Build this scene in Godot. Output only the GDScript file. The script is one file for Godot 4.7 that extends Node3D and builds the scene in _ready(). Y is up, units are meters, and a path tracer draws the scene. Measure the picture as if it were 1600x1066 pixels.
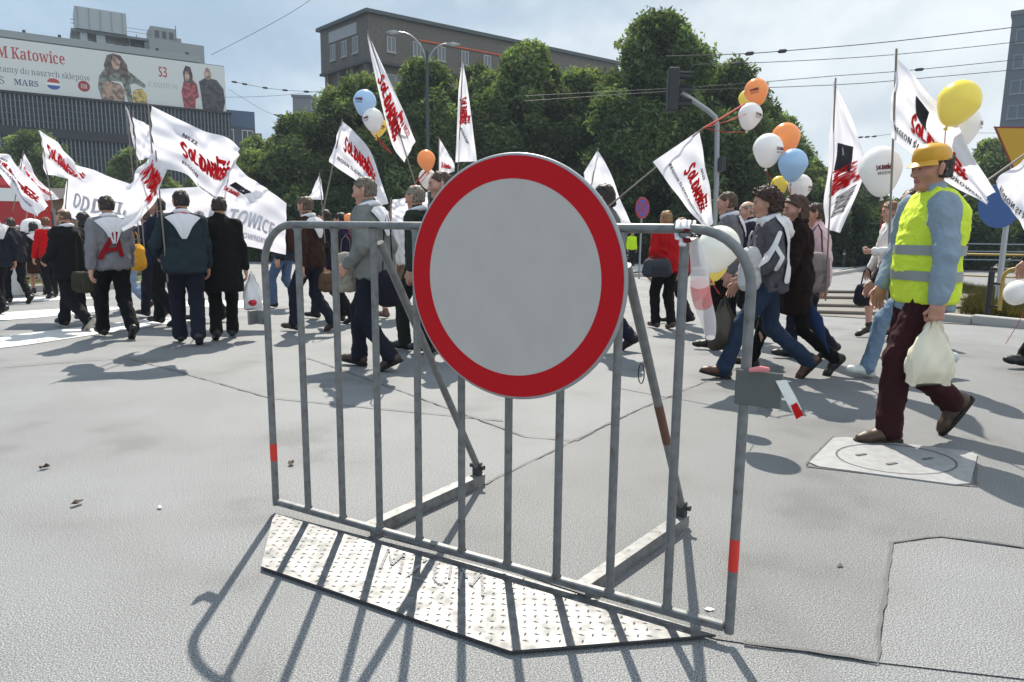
extends Node3D
# a street march seen across a crowd barrier with a round traffic sign

class Buf:
	var v := PackedVector3Array()
	var n := PackedVector3Array()
	var c := PackedColorArray()
	var i := PackedInt32Array()
	var tint := Color.WHITE
	func put(p: Vector3, q: Vector3) -> int:
		v.append(p); n.append(q); c.append(tint)
		return v.size() - 1
	func tri(a: int, b: int, d: int) -> void:   # counter-clockwise seen from outside
		i.append(a); i.append(d); i.append(b)
	func poly(pts: Array) -> void:
		var q := Vector3.ZERO
		for k in range(1, pts.size() - 1):
			q += (pts[k] - pts[0]).cross(pts[k + 1] - pts[0])
		q = q.normalized()
		var s := v.size()
		for p in pts:
			put(p, q)
		for k in range(1, pts.size() - 1):
			tri(s, s + k, s + k + 1)
	func box(size: Vector3, at := Transform3D(), bevel := 0.0) -> void:
		var h := size / 2
		if bevel <= 0.0:
			for ax in 3:
				for s in [-1.0, 1.0]:
					var w := Vector3.ZERO; w[ax] = s
					var a := Vector3.ZERO; a[(ax + 1) % 3] = 1
					var b := Vector3.ZERO; b[(ax + 2) % 3] = s
					poly([at * ((w - a - b) * h), at * ((w + a - b) * h), at * ((w + a + b) * h), at * ((w - a + b) * h)])
			return
		var g := h - Vector3.ONE * bevel
		for ax in 3:
			for s in [-1.0, 1.0]:
				var w := Vector3.ZERO; w[ax] = s
				var a := Vector3.ZERO; a[(ax + 1) % 3] = 1
				var b := Vector3.ZERO; b[(ax + 2) % 3] = s
				poly([at * (w * h + (-a - b) * g), at * (w * h + (a - b) * g), at * (w * h + (a + b) * g), at * (w * h + (-a + b) * g)])
		for ax in 3:
			for s in [-1.0, 1.0]:
				for t in [-1.0, 1.0]:
					var a := Vector3.ZERO; a[(ax + 1) % 3] = s
					var b := Vector3.ZERO; b[(ax + 2) % 3] = t
					var e := Vector3.ZERO; e[ax] = s * t
					poly([at * (a * h + b * g - e * g), at * (a * h + b * g + e * g), at * (b * h + a * g + e * g), at * (b * h + a * g - e * g)])
		for sx in [-1.0, 1.0]:
			for sy in [-1.0, 1.0]:
				for sz in [-1.0, 1.0]:
					var m := Vector3(sx, sy, sz)
					var p := at * (m * Vector3(h.x, g.y, g.z))
					var q := at * (m * Vector3(g.x, h.y, g.z))
					var r := at * (m * Vector3(g.x, g.y, h.z))
					poly([p, q, r] if sx * sy * sz > 0 else [p, r, q])
	func tube(pts: Array, rad, sides := 8, caps := true, flat := 1.0) -> void:
		var m := pts.size()
		var t0: Vector3 = (pts[1] - pts[0]).normalized()
		var u := t0.cross(Vector3.UP if absf(t0.y) < .9 else Vector3.RIGHT).normalized()
		var s := v.size()
		for k in m:
			var t: Vector3 = ((pts[mini(k + 1, m - 1)] - pts[k]).normalized() + (pts[k] - pts[maxi(k - 1, 0)]).normalized()).normalized()
			u = (u - t * u.dot(t)).normalized()
			var w := t.cross(u)
			var r: float = rad[k] if rad is Array else rad
			for j in sides:
				var a := TAU * j / sides
				var q := u * cos(a) + w * sin(a) * flat
				put(pts[k] + q * r, (u * cos(a) * flat + w * sin(a)).normalized())
		for k in m - 1:
			for j in sides:
				var a := s + k * sides + j
				var b := s + k * sides + (j + 1) % sides
				tri(a, b, b + sides); tri(a, b + sides, a + sides)
		if caps:
			var e0 := []
			var e1 := []
			for j in sides:
				e0.push_front(v[s + j]); e1.append(v[s + (m - 1) * sides + j])
			poly(e0); poly(e1)
	func lathe(prof: Array, seg := 16, at := Transform3D(), smooth := true) -> void:   # points (radius, height), from the bottom up
		for k in prof.size() - 1:
			var a: Vector2 = prof[k]
			var b: Vector2 = prof[k + 1]
			var d0: Vector2 = (b - prof[maxi(k - 1, 0)]) if smooth else b - a
			var d1: Vector2 = (prof[mini(k + 2, prof.size() - 1)] - a) if smooth else b - a
			var s := v.size()
			for j in seg + 1:
				var t := TAU * j / seg
				var o := Vector3(cos(t), 0, -sin(t))
				put(at * (o * a.x + Vector3.UP * a.y), (at.basis * (o * d0.y - Vector3.UP * d0.x)).normalized())
				put(at * (o * b.x + Vector3.UP * b.y), (at.basis * (o * d1.y - Vector3.UP * d1.x)).normalized())
			for j in seg:
				var q := s + 2 * j
				tri(q, q + 2, q + 3); tri(q, q + 3, q + 1)
	func ball(at: Vector3, r: Vector3, seg := 12) -> void:
		var pr := []
		for k in seg / 2 + 1:
			var a := -PI / 2 + PI * k / (seg / 2)
			pr.append(Vector2(maxf(cos(a), 0.0), sin(a)))
		lathe(pr, seg, Transform3D(Basis.from_scale(r), at))
	func grid(rows: Array) -> void:
		var s := v.size()
		var h: int = rows.size()
		var w: int = rows[0].size()
		for y in h:
			for x in w:
				var du: Vector3 = rows[y][mini(x + 1, w - 1)] - rows[y][maxi(x - 1, 0)]
				var dv: Vector3 = rows[mini(y + 1, h - 1)][x] - rows[maxi(y - 1, 0)][x]
				put(rows[y][x], du.cross(dv).normalized())
		for y in h - 1:
			for x in w - 1:
				var a := s + y * w + x
				tri(a, a + 1, a + w + 1); tri(a, a + w + 1, a + w)
	func join(b: Buf, at := Transform3D(), mul := Color.WHITE) -> void:
		var s := v.size()
		var nb := at.basis.orthonormalized()
		for k in b.v.size():
			v.append(at * b.v[k]); n.append(nb * b.n[k]); c.append(b.c[k] * mul)
		var turn := at.basis.determinant() < 0
		for k in range(0, b.i.size(), 3):
			i.append(s + b.i[k]); i.append(s + b.i[k + (2 if turn else 1)]); i.append(s + b.i[k + (1 if turn else 2)])
	func mesh() -> ArrayMesh:
		var a := []
		a.resize(Mesh.ARRAY_MAX)
		a[Mesh.ARRAY_VERTEX] = v; a[Mesh.ARRAY_NORMAL] = n; a[Mesh.ARRAY_COLOR] = c; a[Mesh.ARRAY_INDEX] = i
		var m := ArrayMesh.new()
		if i.size():
			m.add_surface_from_arrays(Mesh.PRIMITIVE_TRIANGLES, a)
		return m

class Field:   # distances on a grid, joined by a smooth minimum and meshed as surface nets
	var lo: Vector3
	var nx: int
	var ny: int
	var nz: int
	var c: float
	var d := PackedFloat32Array()
	func _init(a: Vector3, b: Vector3, cell: float) -> void:
		lo = a; c = cell
		nx = int(ceil((b.x - a.x) / c)) + 1; ny = int(ceil((b.y - a.y) / c)) + 1; nz = int(ceil((b.z - a.z) / c)) + 1
		d.resize(nx * ny * nz); d.fill(9.0)
	func bone(a: Vector3, b: Vector3, ra: float, rb: float, k := .03, sc := Vector3.ONE, hem := -9.0, dig := false) -> void:
		var m := maxf(ra, rb) + k + 2.5 * c
		var e0 := (a.min(b) - sc * m - lo) / c
		var e1 := (a.max(b) + sc * m - lo) / c
		var ba := (b - a) / sc
		var bb := maxf(ba.length_squared(), 1e-9)
		var sm := minf(sc.x, minf(sc.y, sc.z))
		for z in range(maxi(0, int(e0.z)), mini(nz - 1, int(e1.z)) + 1):
			for y in range(maxi(0, int(e0.y)), mini(ny - 1, int(e1.y)) + 1):
				var row := (z * ny + y) * nx
				for x in range(maxi(0, int(e0.x)), mini(nx - 1, int(e1.x)) + 1):
					var p := (lo + Vector3(x, y, z) * c - a) / sc
					var h := clampf(p.dot(ba) / bb, 0.0, 1.0)
					var e := ((p - ba * h).length() - ra - (rb - ra) * h) * sm
					if dig:
						d[row + x] = maxf(d[row + x], -e)
						continue
					if hem > -9.0:
						e = maxf(e, hem - lo.y - y * c)
					var o := d[row + x]
					var f := maxf(k - absf(e - o), 0.0) / k
					d[row + x] = minf(e, o) - f * f * k * .25
	func at(p: Vector3) -> float:
		var q := (p - lo) / c
		if q.x < 0 or q.y < 0 or q.z < 0 or q.x >= nx - 1 or q.y >= ny - 1 or q.z >= nz - 1:
			return .5
		var x := int(q.x); var y := int(q.y); var z := int(q.z)
		var f := q - Vector3(x, y, z)
		var k := (z * ny + y) * nx + x
		var s := nx * ny
		var a := lerpf(lerpf(d[k], d[k + 1], f.x), lerpf(d[k + nx], d[k + nx + 1], f.x), f.y)
		var b := lerpf(lerpf(d[k + s], d[k + s + 1], f.x), lerpf(d[k + s + nx], d[k + s + nx + 1], f.x), f.y)
		return minf(lerpf(a, b, f.z), .5)
	func hit(p: Vector3, dir: Vector3, off := .006, most := 1.2) -> Vector3:
		var t := 0.0
		for k in 60:
			var e := at(p + dir * t) - off
			if e < .002 or t > most:
				break
			t += minf(e * .8, .06)
		if t > most or at(p + dir * t) > off + .03:
			return p + dir * .62
		return p + dir * t
	func net(b: Buf, fold: FastNoiseLite = null, amp := 0.0, stretch := Vector3.ONE) -> void:
		var id := PackedInt32Array()
		id.resize(d.size()); id.fill(-1)
		var s := nx * ny
		var off := [0, 1, nx, nx + 1, s, s + 1, s + nx, s + nx + 1]
		var cells := PackedInt32Array()
		var near := 2.0 * c
		for z in nz - 1:
			for y in ny - 1:
				var row := (z * ny + y) * nx
				for x in nx - 1:
					var k := row + x
					if absf(d[k]) > near:
						continue
					var neg := 0
					for o in off:
						if d[k + o] < 0.0:
							neg += 1
					if neg == 0 or neg == 8:
						continue
					var sum := Vector3.ZERO
					var cnt := 0
					for e in [[0, 1], [2, 3], [4, 5], [6, 7], [0, 2], [1, 3], [4, 6], [5, 7], [0, 4], [1, 5], [2, 6], [3, 7]]:
						var da := d[k + off[e[0]]]
						var db := d[k + off[e[1]]]
						if (da < 0.0) == (db < 0.0):
							continue
						var t := da / (da - db)
						var a: int = e[0]
						var w: int = e[1]
						sum += Vector3(a & 1, (a >> 1) & 1, a >> 2).lerp(Vector3(w & 1, (w >> 1) & 1, w >> 2), t)
						cnt += 1
					var q := sum / cnt
					var g := Vector3(d[k + 1] + d[k + nx + 1] + d[k + s + 1] + d[k + s + nx + 1] - d[k] - d[k + nx] - d[k + s] - d[k + s + nx], d[k + nx] + d[k + nx + 1] + d[k + s + nx] + d[k + s + nx + 1] - d[k] - d[k + 1] - d[k + s] - d[k + s + 1], d[k + s] + d[k + s + 1] + d[k + s + nx] + d[k + s + nx + 1] - d[k] - d[k + 1] - d[k + nx] - d[k + nx + 1]).normalized()
					var p := lo + (Vector3(x, y, z) + q) * c
					if fold:
						p += g * fold.get_noise_3dv(p * stretch) * amp
					id[k] = b.put(p, g)
					cells.append(k)
		var first := b.i.size()
		for k in cells:
			if (d[k] < 0.0) != (d[k + 1] < 0.0):
				quad(b, id[k - s - nx], id[k - nx], id[k], id[k - s], d[k] < 0.0)
			if (d[k] < 0.0) != (d[k + nx] < 0.0):
				quad(b, id[k - s - 1], id[k - s], id[k], id[k - 1], d[k] < 0.0)
			if (d[k] < 0.0) != (d[k + s] < 0.0):
				quad(b, id[k - nx - 1], id[k - 1], id[k], id[k - nx], d[k] < 0.0)
		if fold:   # normals from the folded surface
			var acc := {}
			for t in range(first, b.i.size(), 3):
				var q := (b.v[b.i[t + 2]] - b.v[b.i[t]]).cross(b.v[b.i[t + 1]] - b.v[b.i[t]])
				for j in 3:
					acc[b.i[t + j]] = acc.get(b.i[t + j], Vector3.ZERO) + q
			for j in acc:
				b.n[j] = acc[j].normalized()
	func quad(b: Buf, p: int, q: int, r: int, t: int, out: bool) -> void:
		if p < 0 or q < 0 or r < 0 or t < 0:
			return
		if out:
			b.tri(p, r, q); b.tri(p, t, r)
		else:
			b.tri(p, q, r); b.tri(p, r, t)

var used := {}
var rng := RandomNumberGenerator.new()

func numbered(called: String) -> String:
	var k: int = used.get(called, 0)
	used[called] = k + 1
	return called if k == 0 else "%s_%03d" % [called, k]

func obj(called: String, b, m: Material, parent: Node3D = null, at := Transform3D()) -> MeshInstance3D:
	var o := MeshInstance3D.new()
	o.mesh = b.mesh() if b is Buf else b
	o.material_override = m
	o.transform = at
	if parent == null:
		o.name = numbered(called); add_child(o)
	else:
		o.name = called; parent.add_child(o, true)
	return o

func thing(called: String, label: String, category: String, at := Vector3.ZERO, turn := 0.0, group := "") -> Node3D:
	var o := Node3D.new()
	o.name = numbered(called); add_child(o)
	o.position = at; o.rotation.y = turn
	return tag(o, label, category, group)

func tag(o: Node3D, label: String, category: String, group := "") -> Node3D:
	o.set_meta("label", label); o.set_meta("category", category)
	if group:
		o.set_meta("group", group)
	return o

func struct(called: String, b, m: Material, at := Transform3D()) -> MeshInstance3D:
	var o := obj(called, b, m, null, at)
	o.set_meta("kind", "structure")
	return o

func lin(r: float, g: float, b: float) -> Color:
	return Color(r, g, b).linear_to_srgb()

var mats := {}
func mat(col: Color, rough := .8, metal := 0.0) -> StandardMaterial3D:
	var key := "%s %s %s" % [col.to_html(), rough, metal]
	if not mats.has(key):
		var m := StandardMaterial3D.new()
		m.albedo_color = col; m.roughness = rough; m.metallic = metal
		mats[key] = m
	return mats[key]

func noise_tex(freq: float, size: int, ramp: Array, type := FastNoiseLite.TYPE_SIMPLEX_SMOOTH, normal := false, bump := 4.0, oct := 4, seed_ := 1) -> NoiseTexture2D:
	var f := FastNoiseLite.new()
	f.noise_type = type; f.frequency = freq; f.fractal_octaves = oct; f.seed = seed_
	var t := NoiseTexture2D.new()
	t.width = size; t.height = size; t.seamless = true; t.noise = f
	if normal:
		t.as_normal_map = true; t.bump_strength = bump
	else:
		var g := Gradient.new()
		g.offsets = PackedFloat32Array(ramp.map(func(r): return r[0])); g.colors = PackedColorArray(ramp.map(func(r): return r[1]))
		t.color_ramp = g
	return t

var weave: NoiseTexture2D
var cloths := {}
func cloth(col: Color, rough := .9, bump := 1.1) -> StandardMaterial3D:
	var key := "%s %s" % [col.to_html(), bump]
	if not cloths.has(key):
		var m := StandardMaterial3D.new()
		m.albedo_color = col; m.roughness = rough
		m.normal_enabled = true; m.normal_texture = weave; m.normal_scale = bump
		m.uv1_triplanar = true; m.uv1_scale = Vector3.ONE * 1.6
		m.metallic_specular = .3
		cloths[key] = m
	return cloths[key]

func ground_y(z: float) -> float:
	return -.17 * smoothstep(0.0, 1.0, (-z - 5) / 9) - .25 * smoothstep(0.0, 1.0, (-z - 13) / 17)

func sheet(poly: Array, lift: float) -> Buf:   # a flat sheet that follows the ground
	var b := Buf.new()
	var pp := PackedVector2Array(poly)
	var z0 := 1e9
	var z1 := -1e9
	for p in poly:
		z0 = minf(z0, p.y); z1 = maxf(z1, p.y)
	var z := z1
	while z > z0:
		var q := z - (.75 if z > -34 else 20.0)
		var band := PackedVector2Array([Vector2(-900, z), Vector2(900, z), Vector2(900, q), Vector2(-900, q)])
		for cut in Geometry2D.intersect_polygons(pp, band):
			var s := b.v.size()
			for p in cut:
				var dz := (ground_y(p.y + .1) - ground_y(p.y - .1)) / .2
				b.put(Vector3(p.x, ground_y(p.y) + lift, p.y), Vector3(0, 1, -dz).normalized())
			var t := Geometry2D.triangulate_polygon(cut)
			for k in range(0, t.size(), 3):
				var w: Vector2 = (cut[t[k + 1]] - cut[t[k]])
				if w.cross(cut[t[k + 2]] - cut[t[k]]) > 0:
					b.tri(s + t[k], s + t[k + 2], s + t[k + 1])
				else:
					b.tri(s + t[k], s + t[k + 1], s + t[k + 2])
		z = q
	return b

func crack(pts: Array, wide: float, lift: float, wobble := .01) -> Buf:
	var b := Buf.new()
	var rows := []
	for k in pts.size() - 1:
		var a: Vector2 = pts[k]
		var e: Vector2 = pts[k + 1]
		var m := maxi(2, int(a.distance_to(e) / .06))
		for j in m:
			var p := a.lerp(e, float(j) / m) + Vector2(rng.randf_range(-1, 1), rng.randf_range(-1, 1)) * wobble
			var w := (e - a).normalized().orthogonal() * wide * rng.randf_range(.25, .65)
			rows.append([Vector3(p.x + w.x, ground_y(p.y) + lift, p.y + w.y), Vector3(p.x - w.x, ground_y(p.y) + lift, p.y - w.y)])
	b.grid(rows)
	for k in b.n.size():
		b.n[k] = Vector3.UP
	return b

# ---------------------------------------------------------------- lettering
var fonts := {}
var glyph_cache := {}
func letters(text: String, face := "Droid Sans", bold := true) -> Array:   # [triangle corners (Vector2), width, height]
	var key := text + face + str(bold)
	if glyph_cache.has(key):
		return glyph_cache[key]
	var fk := face + str(bold)
	if not fonts.has(fk):
		var sf := SystemFont.new()
		sf.font_names = PackedStringArray([face]); sf.font_weight = 700 if bold else 400
		fonts[fk] = sf
	var t := TextMesh.new()
	t.font = fonts[fk]; t.text = text; t.font_size = 32; t.pixel_size = .01; t.depth = 0.0; t.curve_step = 2.0
	var a := t.get_mesh_arrays()
	var pts := PackedVector2Array()
	var lo := Vector2(9e9, 9e9)
	var hi := -lo
	if a.size() and a[Mesh.ARRAY_VERTEX] != null:
		var vv: PackedVector3Array = a[Mesh.ARRAY_VERTEX]
		var nn: PackedVector3Array = a[Mesh.ARRAY_NORMAL]
		var ii: PackedInt32Array = a[Mesh.ARRAY_INDEX] if a[Mesh.ARRAY_INDEX] != null else PackedInt32Array(range(vv.size()))
		for k in range(0, ii.size(), 3):
			if nn[ii[k]].z < .5:
				continue
			for j in 3:
				var p := Vector2(vv[ii[k + j]].x, vv[ii[k + j]].y)
				pts.append(p); lo = lo.min(p); hi = hi.max(p)
	var w := maxf(hi.x - lo.x, .001)
	for k in pts.size():
		pts[k] = Vector2((pts[k].x - lo.x) / w, (pts[k].y - lo.y) / maxf(hi.y - lo.y, .001))
	glyph_cache[key] = [pts, w, hi.y - lo.y]
	return glyph_cache[key]

func stroke(out: PackedVector2Array, pts: Array, r: float) -> void:
	for k in pts.size():
		var a: Vector2 = pts[k]
		for j in 7:
			out.append(a); out.append(a + Vector2.from_angle(TAU * j / 7) * r); out.append(a + Vector2.from_angle(TAU * (j + 1) / 7) * r)
		if k + 1 < pts.size():
			var e: Vector2 = pts[k + 1]
			var w := (e - a).normalized().orthogonal() * r
			for q in [a + w, a - w, e - w, a + w, e - w, e + w]:
				out.append(q)

func brush_word() -> PackedVector2Array:   # the red brush-written word with a little flag on its N, in a box of 1 x 1
	var out := PackedVector2Array()
	var ring := []
	for k in 9:
		ring.append(Vector2(.5 + .42 * cos(TAU * k / 8), .5 + .48 * sin(TAU * k / 8)))
	var s := [Vector2(.9, .85), Vector2(.5, 1), Vector2(.1, .8), Vector2(.3, .55), Vector2(.75, .42), Vector2(.9, .18), Vector2(.5, 0), Vector2(.05, .12)]
	var cc := [Vector2(.9, .85), Vector2(.5, 1), Vector2(.1, .7), Vector2(.1, .3), Vector2(.5, 0), Vector2(.9, .15)]
	var word := [
		[0.0, .12, .72, [s]], [.125, .2, .5, [ring]], [.225, .22, .6, [[Vector2(.2, 1), Vector2(.2, 0), Vector2(.9, .05)]]], [.31, .2, .55, [[Vector2(.5, .75), Vector2(.5, 0)], [Vector2(.5, 1.05), Vector2(.5, 1.08)]]],
		[.37, .18, .6, [[Vector2(.1, 0), Vector2(.1, 1), Vector2(.7, .85), Vector2(.9, .5), Vector2(.7, .1), Vector2(.1, 0)]]], [.475, .15, .62, [[Vector2(0, 0), Vector2(.45, 1), Vector2(.95, 0)], [Vector2(.2, .35), Vector2(.75, .35)]]],
		[.575, .16, .58, [[Vector2(.1, 0), Vector2(.1, 1), Vector2(.8, .9), Vector2(.8, .6), Vector2(.1, .48), Vector2(.95, 0)]]], [.675, .16, .6, [[Vector2(.1, 0), Vector2(.1, 1), Vector2(.85, 0), Vector2(.85, 1.45)]]],
		[.765, .16, .48, [ring]], [.845, .12, .5, [s, [Vector2(.4, 1.3), Vector2(.7, 1.55)]]], [.93, .12, .5, [cc, [Vector2(.4, 1.3), Vector2(.7, 1.55)]]]]
	for w in word:
		var wide := .085 if w[0] < .92 else .07
		for line in w[3]:
			var q := []
			for p in line:
				q.append(Vector2(w[0] + p.x * wide, w[1] + p.y * w[2]))
			var z := PackedVector2Array()
			var r := .066
			# strokes are as thick across as they are high, in the box's own proportions (about 3 : 1)
			for k in q.size():
				q[k] = Vector2(q[k].x * 3.0, q[k].y)
			stroke(z, q, r)
			for k in z.size():
				out.append(Vector2(z[k].x / 3.0, z[k].y))
	return out

func little_flag() -> PackedVector2Array:
	return PackedVector2Array([Vector2(.75, .82), Vector2(.75, 1.0), Vector2(.9, .96), Vector2(.75, .82), Vector2(.9, .96), Vector2(.9, .8)])

# lays flat shapes (Vector2 triangles in a unit box) onto a surface: «where» turns (u, v, lift) into a point
func lay(b: Buf, tris: PackedVector2Array, o: Vector2, ex: Vector2, ey: Vector2, where: Callable, lift: float, fine := 0.03) -> void:
	var bump := 0.0
	for k in range(0, tris.size(), 3):
		bump = fmod(bump + .00013, .0012)
		cut_tri(b, o + ex * tris[k].x + ey * tris[k].y, o + ex * tris[k + 1].x + ey * tris[k + 1].y, o + ex * tris[k + 2].x + ey * tris[k + 2].y, where, lift + bump, fine, 0)

func cut_tri(b: Buf, p: Vector2, q: Vector2, r: Vector2, where: Callable, lift: float, fine: float, deep: int) -> void:
	var a := p.distance_to(q)
	var e := q.distance_to(r)
	var g := r.distance_to(p)
	var m := maxf(a, maxf(e, g))
	if m > fine and deep < 4:
		if m == a:
			cut_tri(b, p, (p + q) / 2, r, where, lift, fine, deep + 1); cut_tri(b, (p + q) / 2, q, r, where, lift, fine, deep + 1)
		elif m == e:
			cut_tri(b, p, q, (q + r) / 2, where, lift, fine, deep + 1); cut_tri(b, p, (q + r) / 2, r, where, lift, fine, deep + 1)
		else:
			cut_tri(b, p, q, (r + p) / 2, where, lift, fine, deep + 1); cut_tri(b, (r + p) / 2, q, r, where, lift, fine, deep + 1)
		return
	for s in ([1.0, -1.0] if lift > 0 else [-1.0]):
		var A: Vector3 = where.call(p.x, p.y, s * absf(lift))
		var B: Vector3 = where.call(q.x, q.y, s * absf(lift))
		var D: Vector3 = where.call(r.x, r.y, s * absf(lift))
		b.poly([A, B, D])

func text_tris(text: String, face := "Droid Sans", bold := true) -> PackedVector2Array:
	return letters(text, face, bold)[0]

# ---------------------------------------------------------------- people
var head_shape: Buf
var hand_open: Buf
var hand_grip: Buf
var shoe_shape: Buf
var sole_shape: Buf
var hair_shapes := {}
var folds := FastNoiseLite.new()

func make_templates() -> void:
	folds.noise_type = FastNoiseLite.TYPE_SIMPLEX_SMOOTH
	folds.frequency = 5.5; folds.fractal_type = FastNoiseLite.FRACTAL_RIDGED; folds.fractal_octaves = 3; folds.seed = 5
	var f := Field.new(Vector3(-.11, -.06, -.14), Vector3(.11, .26, .14), .0055)
	f.bone(Vector3(0, .145, -.018), Vector3(0, .15, -.012), .092, .092, .03, Vector3(.82, .98, 1.04))
	f.bone(Vector3(0, .1, .02), Vector3(0, .035, .052), .06, .03, .03, Vector3(.92, 1, 1))
	f.bone(Vector3(-.035, .155, .064), Vector3(.035, .155, .064), .016, .016, .02)
	f.bone(Vector3(-.042, .105, .045), Vector3(.042, .105, .045), .026, .026, .03)
	f.bone(Vector3(-.031, .13, .096), Vector3(-.033, .13, .094), .017, .017, .01, Vector3.ONE, -9, true)
	f.bone(Vector3(.031, .13, .096), Vector3(.033, .13, .094), .017, .017, .01, Vector3.ONE, -9, true)
	f.bone(Vector3(0, .135, .078), Vector3(0, .098, .1), .009, .013, .012)
	f.bone(Vector3(-.012, .096, .088), Vector3(.012, .096, .088), .009, .009, .008)
	f.bone(Vector3(-.018, .066, .073), Vector3(.018, .066, .073), .008, .008, .008)
	f.bone(Vector3(-.014, .056, .072), Vector3(.014, .056, .072), .008, .008, .008)
	f.bone(Vector3(0, .03, .062), Vector3(0, .03, .064), .018, .018, .02)
	f.bone(Vector3(0, -.05, -.022), Vector3(0, .07, -.018), .058, .054, .03)
	for s in [-1.0, 1.0]:
		f.bone(Vector3(s * .079, .1, -.012), Vector3(s * .084, .135, -.02), .017, .021, .006, Vector3(.45, 1, .8))
	head_shape = Buf.new()
	f.net(head_shape)
	for k in head_shape.v.size():
		var p := head_shape.v[k]
		if p.z > .06 and absf(p.y - .061) < .009 and absf(p.x) < .024:
			head_shape.c[k] = Color(.8, .5, .48)
		elif p.z > .055 and absf(p.y - .152) < .006 and absf(absf(p.x) - .032) < .018:
			head_shape.c[k] = Color(.45, .38, .34)
	head_shape.tint = Color(.5, .55, .6)
	for s in [-1.0, 1.0]:
		head_shape.ball(Vector3(s * .032, .129, .071), Vector3.ONE * .0125, 8)
	head_shape.tint = Color(.08, .06, .05)
	for s in [-1.0, 1.0]:
		head_shape.ball(Vector3(s * .032, .129, .079), Vector3(.006, .006, .005), 8)
	hand_open = hand([.3, .42, .35], [Vector3(0, -.02, .026), Vector3(-.008, -.05, .05), Vector3(-.016, -.078, .058)])
	hand_grip = hand([1.15, 1.5, .9], [Vector3(0, -.03, .026), Vector3(-.03, -.062, .046), Vector3(-.05, -.078, .026)])
	f = Field.new(Vector3(-.08, -.03, -.13), Vector3(.08, .16, .24), .008)
	f.bone(Vector3(0, .045, -.045), Vector3(0, .05, .05), .042, .041, .03, Vector3(.92, 1, 1), .004)
	f.bone(Vector3(0, .05, .05), Vector3(.004, .036, .135), .04, .038, .03, Vector3(1.08, .95, 1), .004)
	f.bone(Vector3(.004, .034, .135), Vector3(.002, .03, .17), .037, .03, .02, Vector3(1.05, .9, 1), .004)
	f.bone(Vector3(0, .06, -.025), Vector3(0, .115, -.012), .045, .043, .03)
	shoe_shape = Buf.new()
	f.net(shoe_shape)
	sole_shape = Buf.new()
	var ring := []
	for k in 20:
		var a := TAU * k / 20
		var z := .056 + .15 * sin(a)
		var w := lerpf(.042, .05, smoothstep(-.1, .16, z)) * pow(absf(cos(a)), .55) * signf(cos(a))
		ring.append(Vector2(w, z))
	for pair in [[0.0, .006], [.006, .022]]:
		for k in 20:
			var p: Vector2 = ring[k]
			var q: Vector2 = ring[(k + 1) % 20]
			sole_shape.poly([Vector3(p.x, pair[0], p.y), Vector3(q.x, pair[0], q.y), Vector3(q.x, pair[1], q.y), Vector3(p.x, pair[1], p.y)].duplicate())
	var up := []
	var dn := []
	for p in ring:
		up.push_front(Vector3(p.x, .022, p.y)); dn.append(Vector3(p.x, 0, p.y))
	sole_shape.poly(up); sole_shape.poly(dn)
	for style in ["short", "bob", "curly", "thin"]:
		hair_shapes[style] = hair(style)

func hand(curl: Array, thumb: Array) -> Buf:
	var f := Field.new(Vector3(-.11, -.21, -.06), Vector3(.04, .03, .09), .004)
	var z := [.031, .011, -.011, -.031]
	var length := [.9, 1.0, .92, .74]
	for k in 4:
		var kn := Vector3(0, -.086 + absf(z[k] - .011) * .25, z[k])
		f.bone(Vector3(0, 0, z[k] * .6), kn, .014, .0125, .016)
		var p := kn
		var a := 0.0
		var seg := [.043, .026, .021]
		for j in 3:
			a += curl[j] * (1.0 + .12 * k)
			var q: Vector3 = p + Vector3(-sin(a), -cos(a), 0) * seg[j] * length[k]
			f.bone(p, q, .0098 - .0008 * j, .009 - .0008 * j, .004)
			p = q
	f.bone(Vector3(0, .02, 0), Vector3(0, -.03, 0), .025, .026, .02, Vector3(.8, 1, 1.1))
	f.bone(Vector3(0, -.01, .015), thumb[0], .016, .016, .015)
	f.bone(thumb[0], thumb[1], .0125, .0105, .008); f.bone(thumb[1], thumb[2], .0105, .009, .003)
	var b := Buf.new()
	f.net(b)
	return b

func hair(style: String) -> Buf:
	var f := Field.new(Vector3(-.15, -.06, -.18), Vector3(.15, .3, .15), .009)
	var wild := FastNoiseLite.new()
	wild.frequency = 28.0 if style == "curly" else 16.0
	var grow: float = {"short": .008, "bob": .02, "curly": .035, "thin": .004}[style]
	var nape: float = {"short": .07, "bob": .02, "curly": .04, "thin": .085}[style]
	for z in f.nz:
		for y in f.ny:
			for x in f.nx:
				var p := f.lo + Vector3(x, y, z) * f.c
				var q := (p - Vector3(0, .147, -.018)) / Vector3(.079 + grow, .093 + grow, .099 + grow)
				if p.y < .147:
					q.y *= .35 if style == "bob" or style == "curly" else .62
				var e := (q.length() - 1.0) * .08
				e += wild.get_noise_3d(p.x, p.y * .4, p.z) * (.024 if style == "curly" else .016)
				var front := (p.z - .058) * .8 - (p.y - .19) * .9 + wild.get_noise_3d(p.x * 2.0, p.y, p.z) * .016 if p.y > .1 else p.z + .012
				if style == "thin":
					front = maxf(front, p.y - .2)
				f.d[(z * f.ny + y) * f.nx + x] = maxf(maxf(e, front), nape - p.y)
	var b := Buf.new()
	wild.frequency = 45.0
	f.net(b, wild, .011, Vector3(1, .25, 1))
	return b

func ik(a: Vector3, t: Vector3, l1: float, l2: float, pole: Vector3) -> Array:   # [joint, reached end]
	var d := t - a
	var far := clampf(d.length(), .05, l1 + l2 - .004)
	d = d.normalized()
	var x := (l1 * l1 - l2 * l2 + far * far) / (2 * far)
	var pp := (pole - d * pole.dot(d)).normalized()
	return [a + d * x + pp * sqrt(maxf(l1 * l1 - x * x, 0)), a + d * far]

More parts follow.
